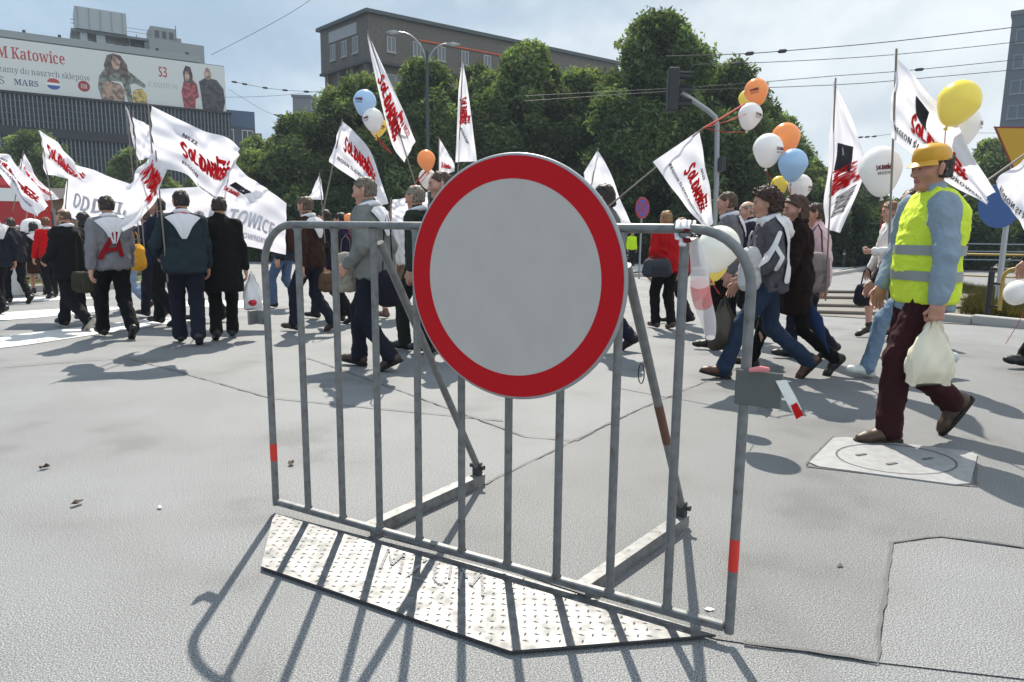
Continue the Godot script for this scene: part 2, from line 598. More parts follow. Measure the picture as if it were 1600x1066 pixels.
func shape(bones: Array, cell: float) -> Field:
	var lo := Vector3.ONE * 9
	var hi := -lo
	for b in bones:
		var m := maxf(b[2], b[3]) * 1.3 + .05 + 3 * cell
		lo = lo.min(b[0].min(b[1]) - Vector3.ONE * m); hi = hi.max(b[0].max(b[1]) + Vector3.ONE * m)
	var f := Field.new(lo, hi, cell)
	for b in bones:
		f.bone(b[0], b[1], b[2], b[3], b[4] if b.size() > 4 else .03, b[5] if b.size() > 5 else Vector3.ONE, b[6] if b.size() > 6 else -9.0)
	return f

# what a person wears and how they stand: see the defaults. Feet are [sideways, height, forward, pitch], hands points; +z is forward, +x the person's left
func person(x: float, z: float, tall: float, face: float, label: String, o := {}) -> Dictionary:
	var t := thing("person", label, "person", Vector3(x, ground_y(z), z), deg_to_rad(face), o.get("group", "marchers walking along the street"))
	var s := tall / 1.75
	t.scale = Vector3.ONE * s
	var cell: float = o.get("cell", .019)
	var bulk: float = o.get("bulk", 1.0)
	var step: float = o.get("step", .6)
	var flip: float = o.get("lead", 1.0)   # 1: left foot in front
	var lean: float = o.get("lean", .06)
	var skin: Color = o.get("skin", Color(.47, .25, .17))
	var width: float = o.get("width", 1.0)
	var fl: Array = o.get("lfoot", [.085, .015, .33 * step, -.2 * step] if flip > 0 else [.085, .1 * step, -.4 * step, .75 * step])
	var fr: Array = o.get("rfoot", [-.085, .1 * step, -.4 * step, .75 * step] if flip > 0 else [-.085, .015, .33 * step, -.2 * step])
	var hip: float = .935 - .045 * step * step - o.get("sink", 0.0)
	var tip := Transform3D(Basis(Vector3.RIGHT, lean), Vector3.ZERO)
	var up := func(p: Vector3) -> Vector3: return tip * (p - Vector3(0, .95, 0)) + Vector3(0, hip + .015, 0)
	# legs
	var trouser := []
	var legs := []
	var feet := []
	for q in [fl, fr]:
		var sx := signf(q[0])
		var fb := Transform3D(Basis(Vector3.UP, sx * .12) * Basis(Vector3.RIGHT, q[3]), Vector3(q[0], q[1], q[2]))
		var ankle: Vector3 = fb * Vector3(0, .09, 0)
		var hj := Vector3(sx * .085, hip, 0)
		var k := ik(hj, ankle, .435, .425, Vector3(sx * .08, 0, 1))
		if k[1].distance_to(ankle) > .01:
			fb.origin += k[1] - ankle
		legs.append([hj, k[0], k[1]]); feet.append(fb)
	var bottom: String = o.get("bottom", "trousers")
	var loose: float = o.get("loose", 1.0)
	var low: Array = [[Vector3(-.06, hip, -.01), Vector3(.06, hip, -.01), .114 * bulk, .114 * bulk, .03, Vector3(1.08 * width, 1, .95)], [Vector3(0, hip, 0), Vector3(0, hip + .1, .01), .104 * bulk, .1 * bulk, .03, Vector3(1.12 * width, 1, .95)]]
	if bottom == "skirt":
		var hem: float = o.get("skirt_hem", .52)
		low.append([Vector3(0, hip, 0), Vector3(0, hem - .05, 0), .135 * bulk, .18, .03, Vector3(1.15, 1, 1), hem])
		for l in legs:
			low.append([l[0], l[1], .09, .085, .05, Vector3.ONE, hem])
	else:
		for l in legs:
			var end: Vector3 = l[2]
			if bottom == "shorts":
				low.append([l[0], l[1], .098, .085, .03, Vector3.ONE]); continue
			low.append([l[0], l[1], .094 * lerpf(1, bulk, .5) * loose, .07 * loose, .03])
			low.append([l[1], end.lerp(l[1], .03), .07 * loose, .058 * loose * o.get("flare", 1.0), .02])
			low.append([end.lerp(l[1], .14), end.lerp(l[1], -.02), .06 * loose, .064 * loose * o.get("flare", 1.0), .02])
	var fb_ := Buf.new()
	shape(low, cell).net(fb_, folds, o.get("fold", .017), Vector3(1.8, .7, 1.8))
	obj(bottom, fb_, cloth(o.get("bc", Color(.07, .07, .09))), t)
	# torso and arms
	var upper := []
	var arms := []
	var sh := .17 * width
	for q in [[1.0, o.get("lh", Vector3(.25, .86, .06 - .16 * flip * step))], [-1.0, o.get("rh", Vector3(-.25, .86, .06 + .16 * flip * step))]]:
		var a: Vector3 = up.call(Vector3(q[0] * sh, 1.405, -.005 + o.get("shz", 0.0)))
		var tgt: Vector3 = q[1] + Vector3(0, hip - .92, 0)
		var k := ik(a, tgt, .29, .26, Vector3(q[0] * .45, -.25, -o.get("elbow", 1.0)))
		arms.append([a, k[0], k[1]])
	var el := Vector3(1.2 * width, 1, .84)
	var hem: float = o.get("hem", .84)
	upper.append([up.call(Vector3(0, .97, -.01)), up.call(Vector3(0, 1.12, 0)), .16 * bulk, .146 * bulk, .03, el, hip - .92 + hem])
	upper.append([up.call(Vector3(0, 1.12, 0)), up.call(Vector3(0, 1.32, -.01)), .145 * bulk, .15 * lerpf(1, bulk, .5), .04, el])
	upper.append([up.call(Vector3(0, 1.3, -.01)), up.call(Vector3(0, 1.445, -.015)), .145, .07, .05, el])
	upper.append([up.call(Vector3(-sh, 1.4, -.01)), up.call(Vector3(sh, 1.4, -.01)), .058, .058, .06])
	upper.append([up.call(Vector3(0, 1.43, -.015)), up.call(Vector3(0, 1.49, -.005)), .068, .066, .02])
	if bulk > 1.1:
		upper.append([up.call(Vector3(0, 1.06, .06)), up.call(Vector3(0, 1.16, .06)), .12 * bulk, .12 * bulk, .06])
	if hem < .87:
		upper.append([Vector3(0, hip + .04, 0), Vector3(0, hip - .92 + hem - .04, -.015), .163 * bulk, o.get("sweep", .17) * bulk, .04, el, hip - .92 + hem])
	var sl: float = o.get("sleeve", 1.0)
	for a in arms:
		upper.append([a[0], a[1], .066 * sl, .056 * sl, .04])
		if not o.get("bare_arms", false):
			upper.append([a[1], a[2].lerp(a[1], .12), .056 * sl, .045 * sl, .02])
	var jf := shape(upper, cell)
	var jb := Buf.new()
	jf.net(jb, folds, o.get("fold", .021), Vector3(1.5, .8, 1.5))
	obj(o.get("top", "jacket"), jb, cloth(o.get("tc", Color(.1, .1, .12))), t)
	# body
	var bones := [[up.call(Vector3(0, 1.0, 0)), up.call(Vector3(0, 1.36, -.01)), .085, .09, .03], [up.call(Vector3(0, 1.36, -.015)), up.call(Vector3(0, 1.53, .0)), .06, .05, .03], [up.call(Vector3(-sh, 1.395, 0)), up.call(Vector3(sh, 1.395, 0)), .04, .04, .03], [legs[0][0], legs[1][0], .075, .075, .03]]
	for a in arms:
		bones.append([a[0], a[1], .042, .036, .02]); bones.append([a[1], a[2], .036, .026, .02])
	var bare: bool = bottom != "trousers"
	for l in legs:
		bones.append([l[0], l[1], .07, .052, .02]); bones.append([l[1], l[1].lerp(l[2], .4), .052, .05 if bare else .04, .02]); bones.append([l[1].lerp(l[2], .4), l[2], .05 if bare else .04, .033, .02])
	var body := Buf.new()
	body.tint = skin
	shape(bones, .02).net(body)
	for k in 2:
		var a: Array = arms[k]
		var y: Vector3 = (a[1] - a[2]).normalized()
		var sx := 1.0 if k == 0 else -1.0
		var zz := (Vector3(0, .25, 1) - y * y.dot(Vector3(0, .25, 1))).normalized()
		var xx := y.cross(zz)
		body.join(hand_grip if o.get("lgrip" if k == 0 else "rgrip", false) else hand_open, Transform3D(Basis(xx * sx, y, zz), a[2]), skin)
	var hb := Basis(Vector3.UP, o.get("look", 0.0)) * Basis(Vector3.RIGHT, o.get("nod", .16))
	var ht := Transform3D(hb, up.call(Vector3(0, 1.492, .02)))
	body.join(head_shape, ht, skin)
	var bm := mat(Color.WHITE, .55)
	bm.vertex_color_use_as_albedo = true
	obj("body", body, skin_mat, t)
	for k in 2:
		var so := obj("shoe", shoe_shape, mat(o.get("sc", Color(.06, .055, .05)), .5), t, feet[k])
		if o.get("sole", false):
			obj("sole", sole_shape, mat(o.get("solec", Color(.03, .03, .03)), .8), so, Transform3D(Basis(), Vector3.ZERO))
	var style: String = o.get("hair", "short")
	if style:
		obj("hair", hair_shapes[style], hair_mat(o.get("hc", Color(.1, .08, .07))), t, ht)
	if o.get("scarf", "") != "":
		var b := Buf.new()
		var ring := []
		for k in 17:
			var a := TAU * k / 16
			ring.append(up.call(Vector3(.072 * sin(a), 1.487 + .018 * cos(a + PI), .074 * cos(a) - .004)))
		b.tube(ring, .031, 8, false)
		if o.scarf == "hood":
			var hf := Field.new(Vector3(-.22, hip + .36, -.3), Vector3(.22, hip + .7, .2), .014)
			for k in 13:
				var a := PI * .25 + PI * 1.5 * k / 12
				var w := sin(PI * k / 12)
				hf.bone(up.call(Vector3(.105 * sin(a), 1.47 - .035 * w, .1 * cos(a) - .02)), up.call(Vector3(.09 * sin(a), 1.43 - .07 * w, .11 * cos(a) - .03)), .03 + .022 * w, .03 + .03 * w, .03)
			hf.net(b, folds, .014, Vector3(2, 1.4, 2))
		elif o.scarf != "ring":
			var rows := []
			for j in 9:
				var v := j / 8.0
				var row := []
				for k in 13:
					var u := k / 6.0 - 1.0
					var px := u * lerpf(.165, .02, v) * (1.0 + .12 * sin(v * 5.0 + tall * 9.0))
					row.append(jf.hit(Vector3(px, hip - .92 + 1.475 - (.2 + .12 * fmod(tall * 37.0, 1.0)) * v - .05 * u * u * (1 - v), -.6), Vector3(0, 0, 1), .03 + .005 * sin(9 * u + v * 4)))
				rows.append(row)
			b.grid(rows)
		obj("scarf", b, cloth(o.get("scarf_color", Color(.83, .83, .85))), t)
	return {"node": t, "field": jf, "up": up, "hip": hip, "arms": arms, "scale": s, "legs": legs, "head": ht, "hand": [t.transform * arms[0][2], t.transform * arms[1][2]]}

# a patch of cloth laid on a person's jacket, seen from behind (dir = 1) or in front (dir = -1)
func worn(p: Dictionary, called: String, tris: PackedVector2Array, o: Vector2, ex: Vector2, ey: Vector2, m: Material, dir := 1.0, lift := .004, from_side := false) -> void:
	var f: Field = p.field
	var b := Buf.new()
	var where := func(u: float, v: float, l: float) -> Vector3: return f.hit(Vector3(u, v, -.6 * dir), Vector3(0, 0, dir), .026 + absf(l))
	var aside := func(u: float, v: float, l: float) -> Vector3: return f.hit(Vector3(.6, v, u), Vector3(-1, 0, 0), .024 + absf(l))
	lay(b, tris, o, ex, ey, aside if from_side else where, -lift, .05)
	obj(called, b, m, p.node)

func band(p: Dictionary, called: String, y0: float, y1: float, off: float, m: Material) -> void:   # a strip round the trunk
	var f: Field = p.field
	var rows := []
	for j in 3:
		var row := []
		var y := lerpf(y0, y1, j / 2.0)
		var c: Vector3 = (p.up as Callable).call(Vector3(0, y, 0))
		for k in 41:
			var a := TAU * k / 40
			var dir := Vector3(sin(a), 0, cos(a))
			row.append(f.hit(c + dir * .5, -dir, off))
		rows.append(row)
	var b := Buf.new()
	b.grid(rows)
	obj(called, b, m, p.node)

var skin_mat: StandardMaterial3D

var hairs := {}
func hair_mat(col: Color) -> StandardMaterial3D:
	var key := col.to_html()
	if not hairs.has(key):
		var m := StandardMaterial3D.new()
		m.albedo_color = col * 1.5; m.albedo_texture = strands; m.roughness = .6
		m.uv1_triplanar = true; m.uv1_scale = Vector3(9, 1.6, 9)
		m.normal_enabled = true; m.normal_texture = weave; m.normal_scale = 1.2
		hairs[key] = m
	return hairs[key]
var strands: NoiseTexture2D

# ---------------------------------------------------------------- cloth, balloons, trees
func along(p: Array, s: float) -> Vector3:
	var m := p.size() - 1
	var k := mini(int(s * m), m - 1)
	var t := s * m - k
	var a: Vector3 = p[k]
	var b: Vector3 = p[k + 1]
	var pre: Vector3 = p[k - 1] if k > 0 else a * 2 - b
	var post: Vector3 = p[k + 2] if k + 2 <= m else b * 2 - a
	return a.cubic_interpolate(b, pre, post, t)

var flag_mat: StandardMaterial3D
var red_print: StandardMaterial3D
var dark_print: StandardMaterial3D

# a ruled sheet between an upper and a lower edge, both running from the pole to the fly, with folds; art is printed on both sides
func flag(label: String, A: Array, B: Array, pole: Array, art: Array, o := {}) -> Node3D:
	var origin: Vector3 = pole[0] if pole.size() else B[0]
	var t := thing(o.get("name", "flag"), label, o.get("category", "flag"), origin, 0.0, o.get("group", "white flags carried by the marchers"))
	var amp: float = o.get("amp", .035) * 1.5
	var k1: float = o.get("k", 7.0)
	var ph: float = o.get("ph", rng.randf() * 6.0)
	var slant: float = o.get("slant", 2.5)
	var flat := ((A[A.size() - 1] - B[0]) as Vector3).cross(B[B.size() - 1] - A[0]).normalized()
	var where := func(u: float, v: float, lift: float) -> Vector3:
		var p := along(A, clampf(u, 0, 1)).lerp(along(B, clampf(u, 0, 1)), v)
		var w := amp * (sin(u * k1 + v * slant + ph) * (.3 + .7 * u) + .45 * sin(u * k1 * 2.3 - v * 4.0 + ph * 2) * (.2 + u) + .35 * sin(v * 9.0 + u * 3 + ph) + .22 * sin(u * 19.0 + v * 12.0 + ph * 3.0) * (1.2 - v) + .16 * sin(v * 23.0 - u * 8.0 + ph))
		return p + flat * (w + lift) - origin
	var rows := []
	for j in 25:
		var row := []
		for k in 41:
			row.append(where.call(k / 40.0, j / 24.0, 0.0))
		rows.append(row)
	var b := Buf.new()
	b.grid(rows)
	var cl := obj("cloth", b, o.get("mat", flag_mat), t)
	for a in art:
		var g := Buf.new()
		var tris := PackedVector2Array()
		if a[0] == "brush":
			tris = brush_word()
			lay(g, tris, a[1], a[2], a[3], where, .005, .09)
			lay(g, little_flag(), a[1], a[2], a[3], where, .007, .09)
			obj("emblem", g, a[4] if a.size() > 4 else red_print, cl)
		elif a[0] == "slab":
			tris = PackedVector2Array([Vector2(0, 0), Vector2(1, 0), Vector2(1, 1), Vector2(0, 0), Vector2(1, 1), Vector2(0, 1)])
			lay(g, tris, a[1], a[2], a[3], where, .004, .06)
			obj("printed_block", g, dark_print, cl)
		else:
			lay(g, text_tris(a[0]), a[1], a[2], a[3], where, .0055, .06)
			obj("lettering", g, a[4] if a.size() > 4 else dark_print, cl)
	if pole.size():
		var pb := Buf.new()
		pb.tube([Vector3.ZERO, pole[1] - origin], o.get("thick", .0075), 7)
		obj("pole", pb, o.get("pole_mat", mat(Color(.5, .47, .43), .6)), t)
	return t

func standard_art(mirror := false, s := 1.0) -> Array:
	var x0 := .84 if mirror else .16
	var d := -.68 if mirror else .68
	return [["brush", Vector2(x0, .6), Vector2(d, 0), Vector2(0, -.3 * s)], ["REGION ŚLĄSKO-DĄBROWSKI", Vector2(x0, .78), Vector2(d, 0), Vector2(0, -.09)], ["NSZZ", Vector2(x0, .24), Vector2(d * .25, 0), Vector2(0, -.06)]]

func balloon(c: Vector3, r: float, col: Color, label: String, o := {}) -> void:
	var t := thing("balloon", label, "balloon", c, 0.0, o.get("group", "balloons carried over the march"))
	var tilt := Basis(Vector3(0, 0, 1), o.get("tilt", rng.randf_range(-.25, .25))) * Basis(Vector3.RIGHT, rng.randf_range(-.15, .15))
	var stretch: float = o.get("stretch", 1.08)
	var pr := []
	for k in 21:
		var a := -PI / 2 + PI * k / 20
		var q := cos(a)
		if a < 0:
			q *= 1.0 - .13 * sin(-a * 2) - .06 * -sin(a)
		pr.append(Vector2(maxf(q, 0) * r, sin(a) * r * stretch * (1.12 if a < 0 else 1.0)))
	var b := Buf.new()
	b.lathe(pr, 28, Transform3D(tilt))
	var m := StandardMaterial3D.new()
	m.albedo_color = col; m.roughness = .22
	m.backlight_enabled = true; m.backlight = Color(.75, .75, .75)
	var skin := obj("skin", b, m, t)
	b = Buf.new()
	var low := -r * stretch * 1.12
	b.lathe([Vector2(.0, low - .028), Vector2(.016, low - .024), Vector2(.006, low - .004), Vector2(.008, low + .006)], 8, Transform3D(tilt))
	obj("knot", b, m, t)
	if o.get("print", 1):
		var az: float = o.get("az", rng.randf_range(-.7, .7))
		var where := func(u: float, v: float, lift: float) -> Vector3:
			var a := az + u
			return tilt * (Vector3(sin(a) * cos(v), sin(v) * stretch * (1.12 if v < 0 else 1.0) * .98, cos(a) * cos(v)) * (r * 1.002 + absf(lift)))
		var g := Buf.new()
		lay(g, brush_word(), Vector2(-.36, -.1), Vector2(.72, 0), Vector2(0, .26), where, .003, 3.0)
		obj("print", g, o.get("pm", mat(Color(.5, .09, .12), .5)), skin)
		g = Buf.new()
		lay(g, text_tris("REGION"), Vector2(-.3, -.24), Vector2(.6, 0), Vector2(0, .1), where, .003, 3.0)
		obj("print", g, mat(Color(.1, .12, .25), .5), skin)
	var s := Buf.new()
	var e: Vector3 = o.get("to", c + Vector3(rng.randf_range(-.1, .1), -.5, 0)) - c
	var top := tilt * Vector3(0, low - .02, 0)
	s.tube([top, top.lerp(e, .5) + Vector3(.01, -.02, 0), e], .003, 5)
	obj("string", s, mat(Color(.7, .12, .08), .7), t)

var leaf_mesh: ArrayMesh
var leaf_mat: StandardMaterial3D
var bark: StandardMaterial3D
func make_leaves() -> void:
	var b := Buf.new()
	for k in 7:
		var p := Vector3(rng.randf_range(-1, 1), rng.randf_range(-.8, .8), rng.randf_range(-1, 1)) * .14
		var q := Basis.from_euler(Vector3(rng.randf() * 6, rng.randf() * 6, rng.randf() * 6))
		var w := rng.randf_range(.03, .045)
		var l := rng.randf_range(.075, .12)
		b.poly([p + q * Vector3(0, 0, -l), p + q * Vector3(w, .012, -l * .1), p + q * Vector3(0, 0, l), p + q * Vector3(-w, .012, -l * .1)])
	leaf_mesh = b.mesh()
	leaf_mat = StandardMaterial3D.new()
	leaf_mat.vertex_color_use_as_albedo = true; leaf_mat.roughness = .85; leaf_mat.metallic_specular = .2
	leaf_mat.backlight_enabled = true; leaf_mat.backlight = Color(.95, 1.0, .7)
	bark = mat(lin(.06, .05, .04), .95)

func tree(label: String, x: float, z: float, high: float, wide: float, many: int, o := {}) -> void:
	var t := thing(o.get("name", "tree"), label, o.get("category", "tree"), Vector3(x, ground_y(z), z), 0.0, o.get("group", "trees standing behind the street"))
	var low: float = o.get("low", .16) * high
	var point: float = o.get("point", .35)
	var tone: Color = o.get("tone", Color(.058, .08, .03))
	var blobs := []
	for k in int(o.get("blobs", 95)):
		var u := rng.randf()
		var y := lerpf(low, high, u)
		var env := wide * pow(sin(PI * clampf(lerpf(.22, .985, pow(u, lerpf(1.0, .75, point))), 0, 1)), .75) * (1.0 - point * .5 * u)
		var a := rng.randf() * TAU
		var d := env * sqrt(rng.randf_range(.15, .85))
		var r: float = rng.randf_range(.12, .27) * wide * (1.1 - .45 * u)
		blobs.append([Vector3(cos(a) * d, minf(y, high - r * .7), sin(a) * d), r, rng.randf_range(.5, 1.7)])
	blobs.append([Vector3(0, high - wide * .16, 0), wide * .17, 1.2])
	var mm := MultiMesh.new()
	mm.transform_format = MultiMesh.TRANSFORM_3D
	mm.use_colors = true
	mm.mesh = leaf_mesh
	many = int(many * 2.3)
	mm.instance_count = many
	var total := 0.0
	for q in blobs:
		total += q[1] * q[1]
	var n := 0
	var big: float = o.get("leaf", 1.3)
	for q in blobs:
		var part := int(ceil(many * q[1] * q[1] / total))
		for k in part:
			if n >= many:
				break
			var d: Vector3 = Vector3(rng.randfn(), rng.randfn() * .85, rng.randfn()).normalized() * q[1] * pow(rng.randf(), .42) * rng.randf_range(.7, 1.38)
			var s := rng.randf_range(.75, 1.5) * big
			mm.set_instance_transform(n, Transform3D(Basis.from_euler(Vector3(rng.randf() * 6, rng.randf() * 6, rng.randf() * 6)).scaled(Vector3.ONE * s), q[0] + d))
			var v: float = q[2] * rng.randf_range(.6, 1.4)
			mm.set_instance_color(n, Color(tone.r * 2.25 * v * rng.randf_range(.85, 1.2), tone.g * 2.1 * v, tone.b * 2.5 * v * rng.randf_range(.8, 1.2)))
			n += 1
	while n < many:
		mm.set_instance_transform(n, Transform3D(Basis(), blobs[0][0])); mm.set_instance_color(n, tone); n += 1
	var cr := MultiMeshInstance3D.new()
	cr.multimesh = mm; cr.material_override = leaf_mat; cr.name = "crown"; cr.set_meta("kind", "stuff")
	t.add_child(cr, true)
	if o.get("trunk", true):
		var b := Buf.new()
		var tr: float = high * .02
		b.tube([Vector3.ZERO, Vector3(.05, high * .25, 0), Vector3(-.06, high * .55, .05), Vector3(0, high * .85, 0)], [tr, tr * .8, tr * .5, tr * .15], 9)
		var tk := obj("trunk", b, bark, t)
		for k in 6:
			var q: Array = blobs[k * 4]
			var s := Vector3(0, high * rng.randf_range(.22, .5), 0)
			var lb := Buf.new()
			lb.tube([s, s.lerp(q[0], .5) + Vector3(0, .2, 0), q[0]], [tr * .45, tr * .3, tr * .1], 6)
			obj("limb", lb, bark, tk)

# a building's own frame: x along its front, z towards the viewer
func front_frame(a: Vector3, b: Vector3) -> Array:
	return [Vector3(a.x, -.42, a.z), atan2(-(b.z - a.z), b.x - a.x), Vector2(b.x - a.x, b.z - a.z).length()]

func slab(x0: float, x1: float, y0: float, y1: float, z0: float, z1: float) -> Buf:
	var b := Buf.new()
	b.box(Vector3(x1 - x0, y1 - y0, z1 - z0), Transform3D(Basis(), Vector3((x0 + x1) / 2, (y0 + y1) / 2, (z0 + z1) / 2)))
	return b

func window(t: Node3D, x: float, y: float, w: float, h: float, z: float, fm: Material, gm: Material, at := Transform3D()) -> void:
	var b := Buf.new()
	var e := .09
	for q in [[x - w / 2, x - w / 2 + e, y, y + h], [x + w / 2 - e, x + w / 2, y, y + h], [x - w / 2 + e, x + w / 2 - e, y, y + e], [x - w / 2 + e, x + w / 2 - e, y + h - e, y + h], [x - e / 2, x + e / 2, y + e, y + h - e]]:
		b.join(slab(q[0], q[1], q[2], q[3], z, z + .06))
	var f := obj("window", b, fm, t, at)
	obj("pane", slab(x - w / 2 + .01, x + w / 2 - .01, y + .01, y + h - .01, z + .005, z + .03), gm, f)
	obj("sill", slab(x - w / 2 - .08, x + w / 2 + .08, y - .1, y - .005, z, z + .14), fm, f)

func flat_art(b: Buf, tris: PackedVector2Array, x: float, y: float, w: float, h: float, z: float) -> Buf:
	for k in range(0, tris.size(), 3):
		var p := []
		for j in 3:
			p.append(Vector3(x + tris[k + j].x * w, y + tris[k + j].y * h, z + .00002 * (k % 90)))
		if (p[1] - p[0]).cross(p[2] - p[0]).z < 0:
			p.reverse()
		b.poly(p)
	return b

func blot(pts: Array) -> PackedVector2Array:
	var p := PackedVector2Array(pts)
	var out := PackedVector2Array()
	for k in Geometry2D.triangulate_polygon(p):
		out.append(p[k])
	return out

func wire(label: String, pts: Array, r := .012, beads := []) -> void:
	var t := thing("overhead_wire", label, "wire", pts[0], 0.0, "overhead wires above the street")
	var q := []
	for k in 13:
		var s := k / 12.0
		q.append(along(pts, s) - pts[0] - Vector3(0, .12 * sin(PI * s), 0))
	var b := Buf.new()
	b.tube(q, r, 5)
	obj("cable", b, mat(lin(.05, .05, .055), .6, .3), t)
	for s in beads:
		b = Buf.new()
		var c: Vector3 = along(pts, s) - pts[0] - Vector3(0, .12 * sin(PI * s), 0)
		var d: Vector3 = (along(pts, minf(s + .01, 1)) - along(pts, s - .01)).normalized()
		b.tube([c - d * .16, c - d * .1, c + d * .1, c + d * .16], [r, r * 4.5, r * 4.5, r], 7)
		obj("insulator", b, mat(lin(.03, .03, .03), .5), t)

# ---------------------------------------------------------------- the scene
func sky_image() -> ImageTexture:
	var w := 1024
	var h := 512
	var im := Image.create_empty(w, h, false, Image.FORMAT_RGBF)
	var f := FastNoiseLite.new()
	f.noise_type = FastNoiseLite.TYPE_SIMPLEX_SMOOTH; f.frequency = 1.1; f.fractal_octaves = 5; f.fractal_gain = .48; f.seed = 11
	f.domain_warp_enabled = true; f.domain_warp_amplitude = .5; f.domain_warp_frequency = .8
	var sun := Vector3(-.055, .85, -.728).normalized()
	for y in h:
		var el := PI / 2 - PI * (y + .5) / h
		for x in w:
			var az := TAU * ((x + .5) / w - .5)
			var d := Vector3(sin(az) * cos(el), sin(el), -cos(az) * cos(el))
			if el < -.05:
				im.set_pixel(x, y, Color(.22, .22, .22)); continue
			var q := d / (absf(d.y) + .28)
			var n := f.get_noise_3d(q.x * 1.1, 3.0, q.z * 1.1)
			var cover := smoothstep(-.5, .5, n * .45 + SKY_BIAS - .08 - .85 * d.x)
			var glow := exp(-acos(clampf(d.dot(sun), -1, 1)) / .5)
			var blue := Color(.34, .46, .6).lerp(Color(.42, .53, .62), exp(-maxf(el, 0) * 5.0))
			var cl := Color(.72, .77, .8)
			var c := blue.lerp(cl, cover)
			var g := .82 + .7 * glow + .12 * n
			im.set_pixel(x, y, Color(c.r * g, c.g * g, c.b * g))
	return ImageTexture.create_from_image(im)

const SKY_BIAS := .02

func _ready() -> void:
	rng.seed = 7
	var cam := Camera3D.new()
	cam.name = "camera"
	cam.position = Vector3(0, 1.221, 0)
	cam.rotation = Vector3(-.15599, 0, .0137)
	cam.fov = 51.70; cam.near = .05; cam.far = 3000.0; cam.current = true
	add_child(cam)
	var env := Environment.new()
	var sky := Sky.new()
	var pano := PanoramaSkyMaterial.new()
	pano.panorama = sky_image()
	sky.sky_material = pano
	env.sky = sky; env.background_mode = Environment.BG_SKY
	env.ambient_light_source = Environment.AMBIENT_SOURCE_SKY
	env.tonemap_mode = Environment.TONE_MAPPER_LINEAR
	env.tonemap_exposure = 1.5
	env.sdfgi_enabled = true; env.ssao_enabled = true; env.ssil_enabled = true
	env.fog_enabled = true; env.fog_density = .0007; env.fog_light_color = Color(.78, .84, .9)
	var we := WorldEnvironment.new()
	we.environment = env; we.name = "daylight"
	add_child(we)
	var sun := DirectionalLight3D.new()
	sun.name = "sun"
	sun.light_energy = 1.6; sun.light_color = Color(1, .965, .91); sun.light_angular_distance = .5; sun.shadow_enabled = true
	sun.basis = Basis.looking_at(Vector3(.055, -.85, .728).normalized(), Vector3.UP)
	add_child(sun)
	weave = noise_tex(.035, 512, [], FastNoiseLite.TYPE_SIMPLEX_SMOOTH, true, 3.0, 4, 3)
	strands = noise_tex(.05, 256, [[.25, Color(.4, .4, .4)], [.5, Color(.75, .75, .75)], [.75, Color(1, 1, 1)]], FastNoiseLite.TYPE_SIMPLEX, false, 0, 4, 71)
	skin_mat = StandardMaterial3D.new()
	skin_mat.vertex_color_use_as_albedo = true; skin_mat.roughness = .55
	flag_mat = cloth(Color(.88, .88, .9), .8, .35).duplicate()
	flag_mat.backlight_enabled = true; flag_mat.backlight = Color(.85, .85, .88)
	red_print = cloth(Color(.8, .05, .09), .7, .1).duplicate()
	red_print.backlight_enabled = true; red_print.backlight = Color(.3, .3, .3)
	dark_print = mat(Color(.12, .12, .16), .7)
	make_templates()
	make_leaves()
	setting()
	background()
	street_furniture()
	barrier()
	flags_and_balloons()
	marchers()

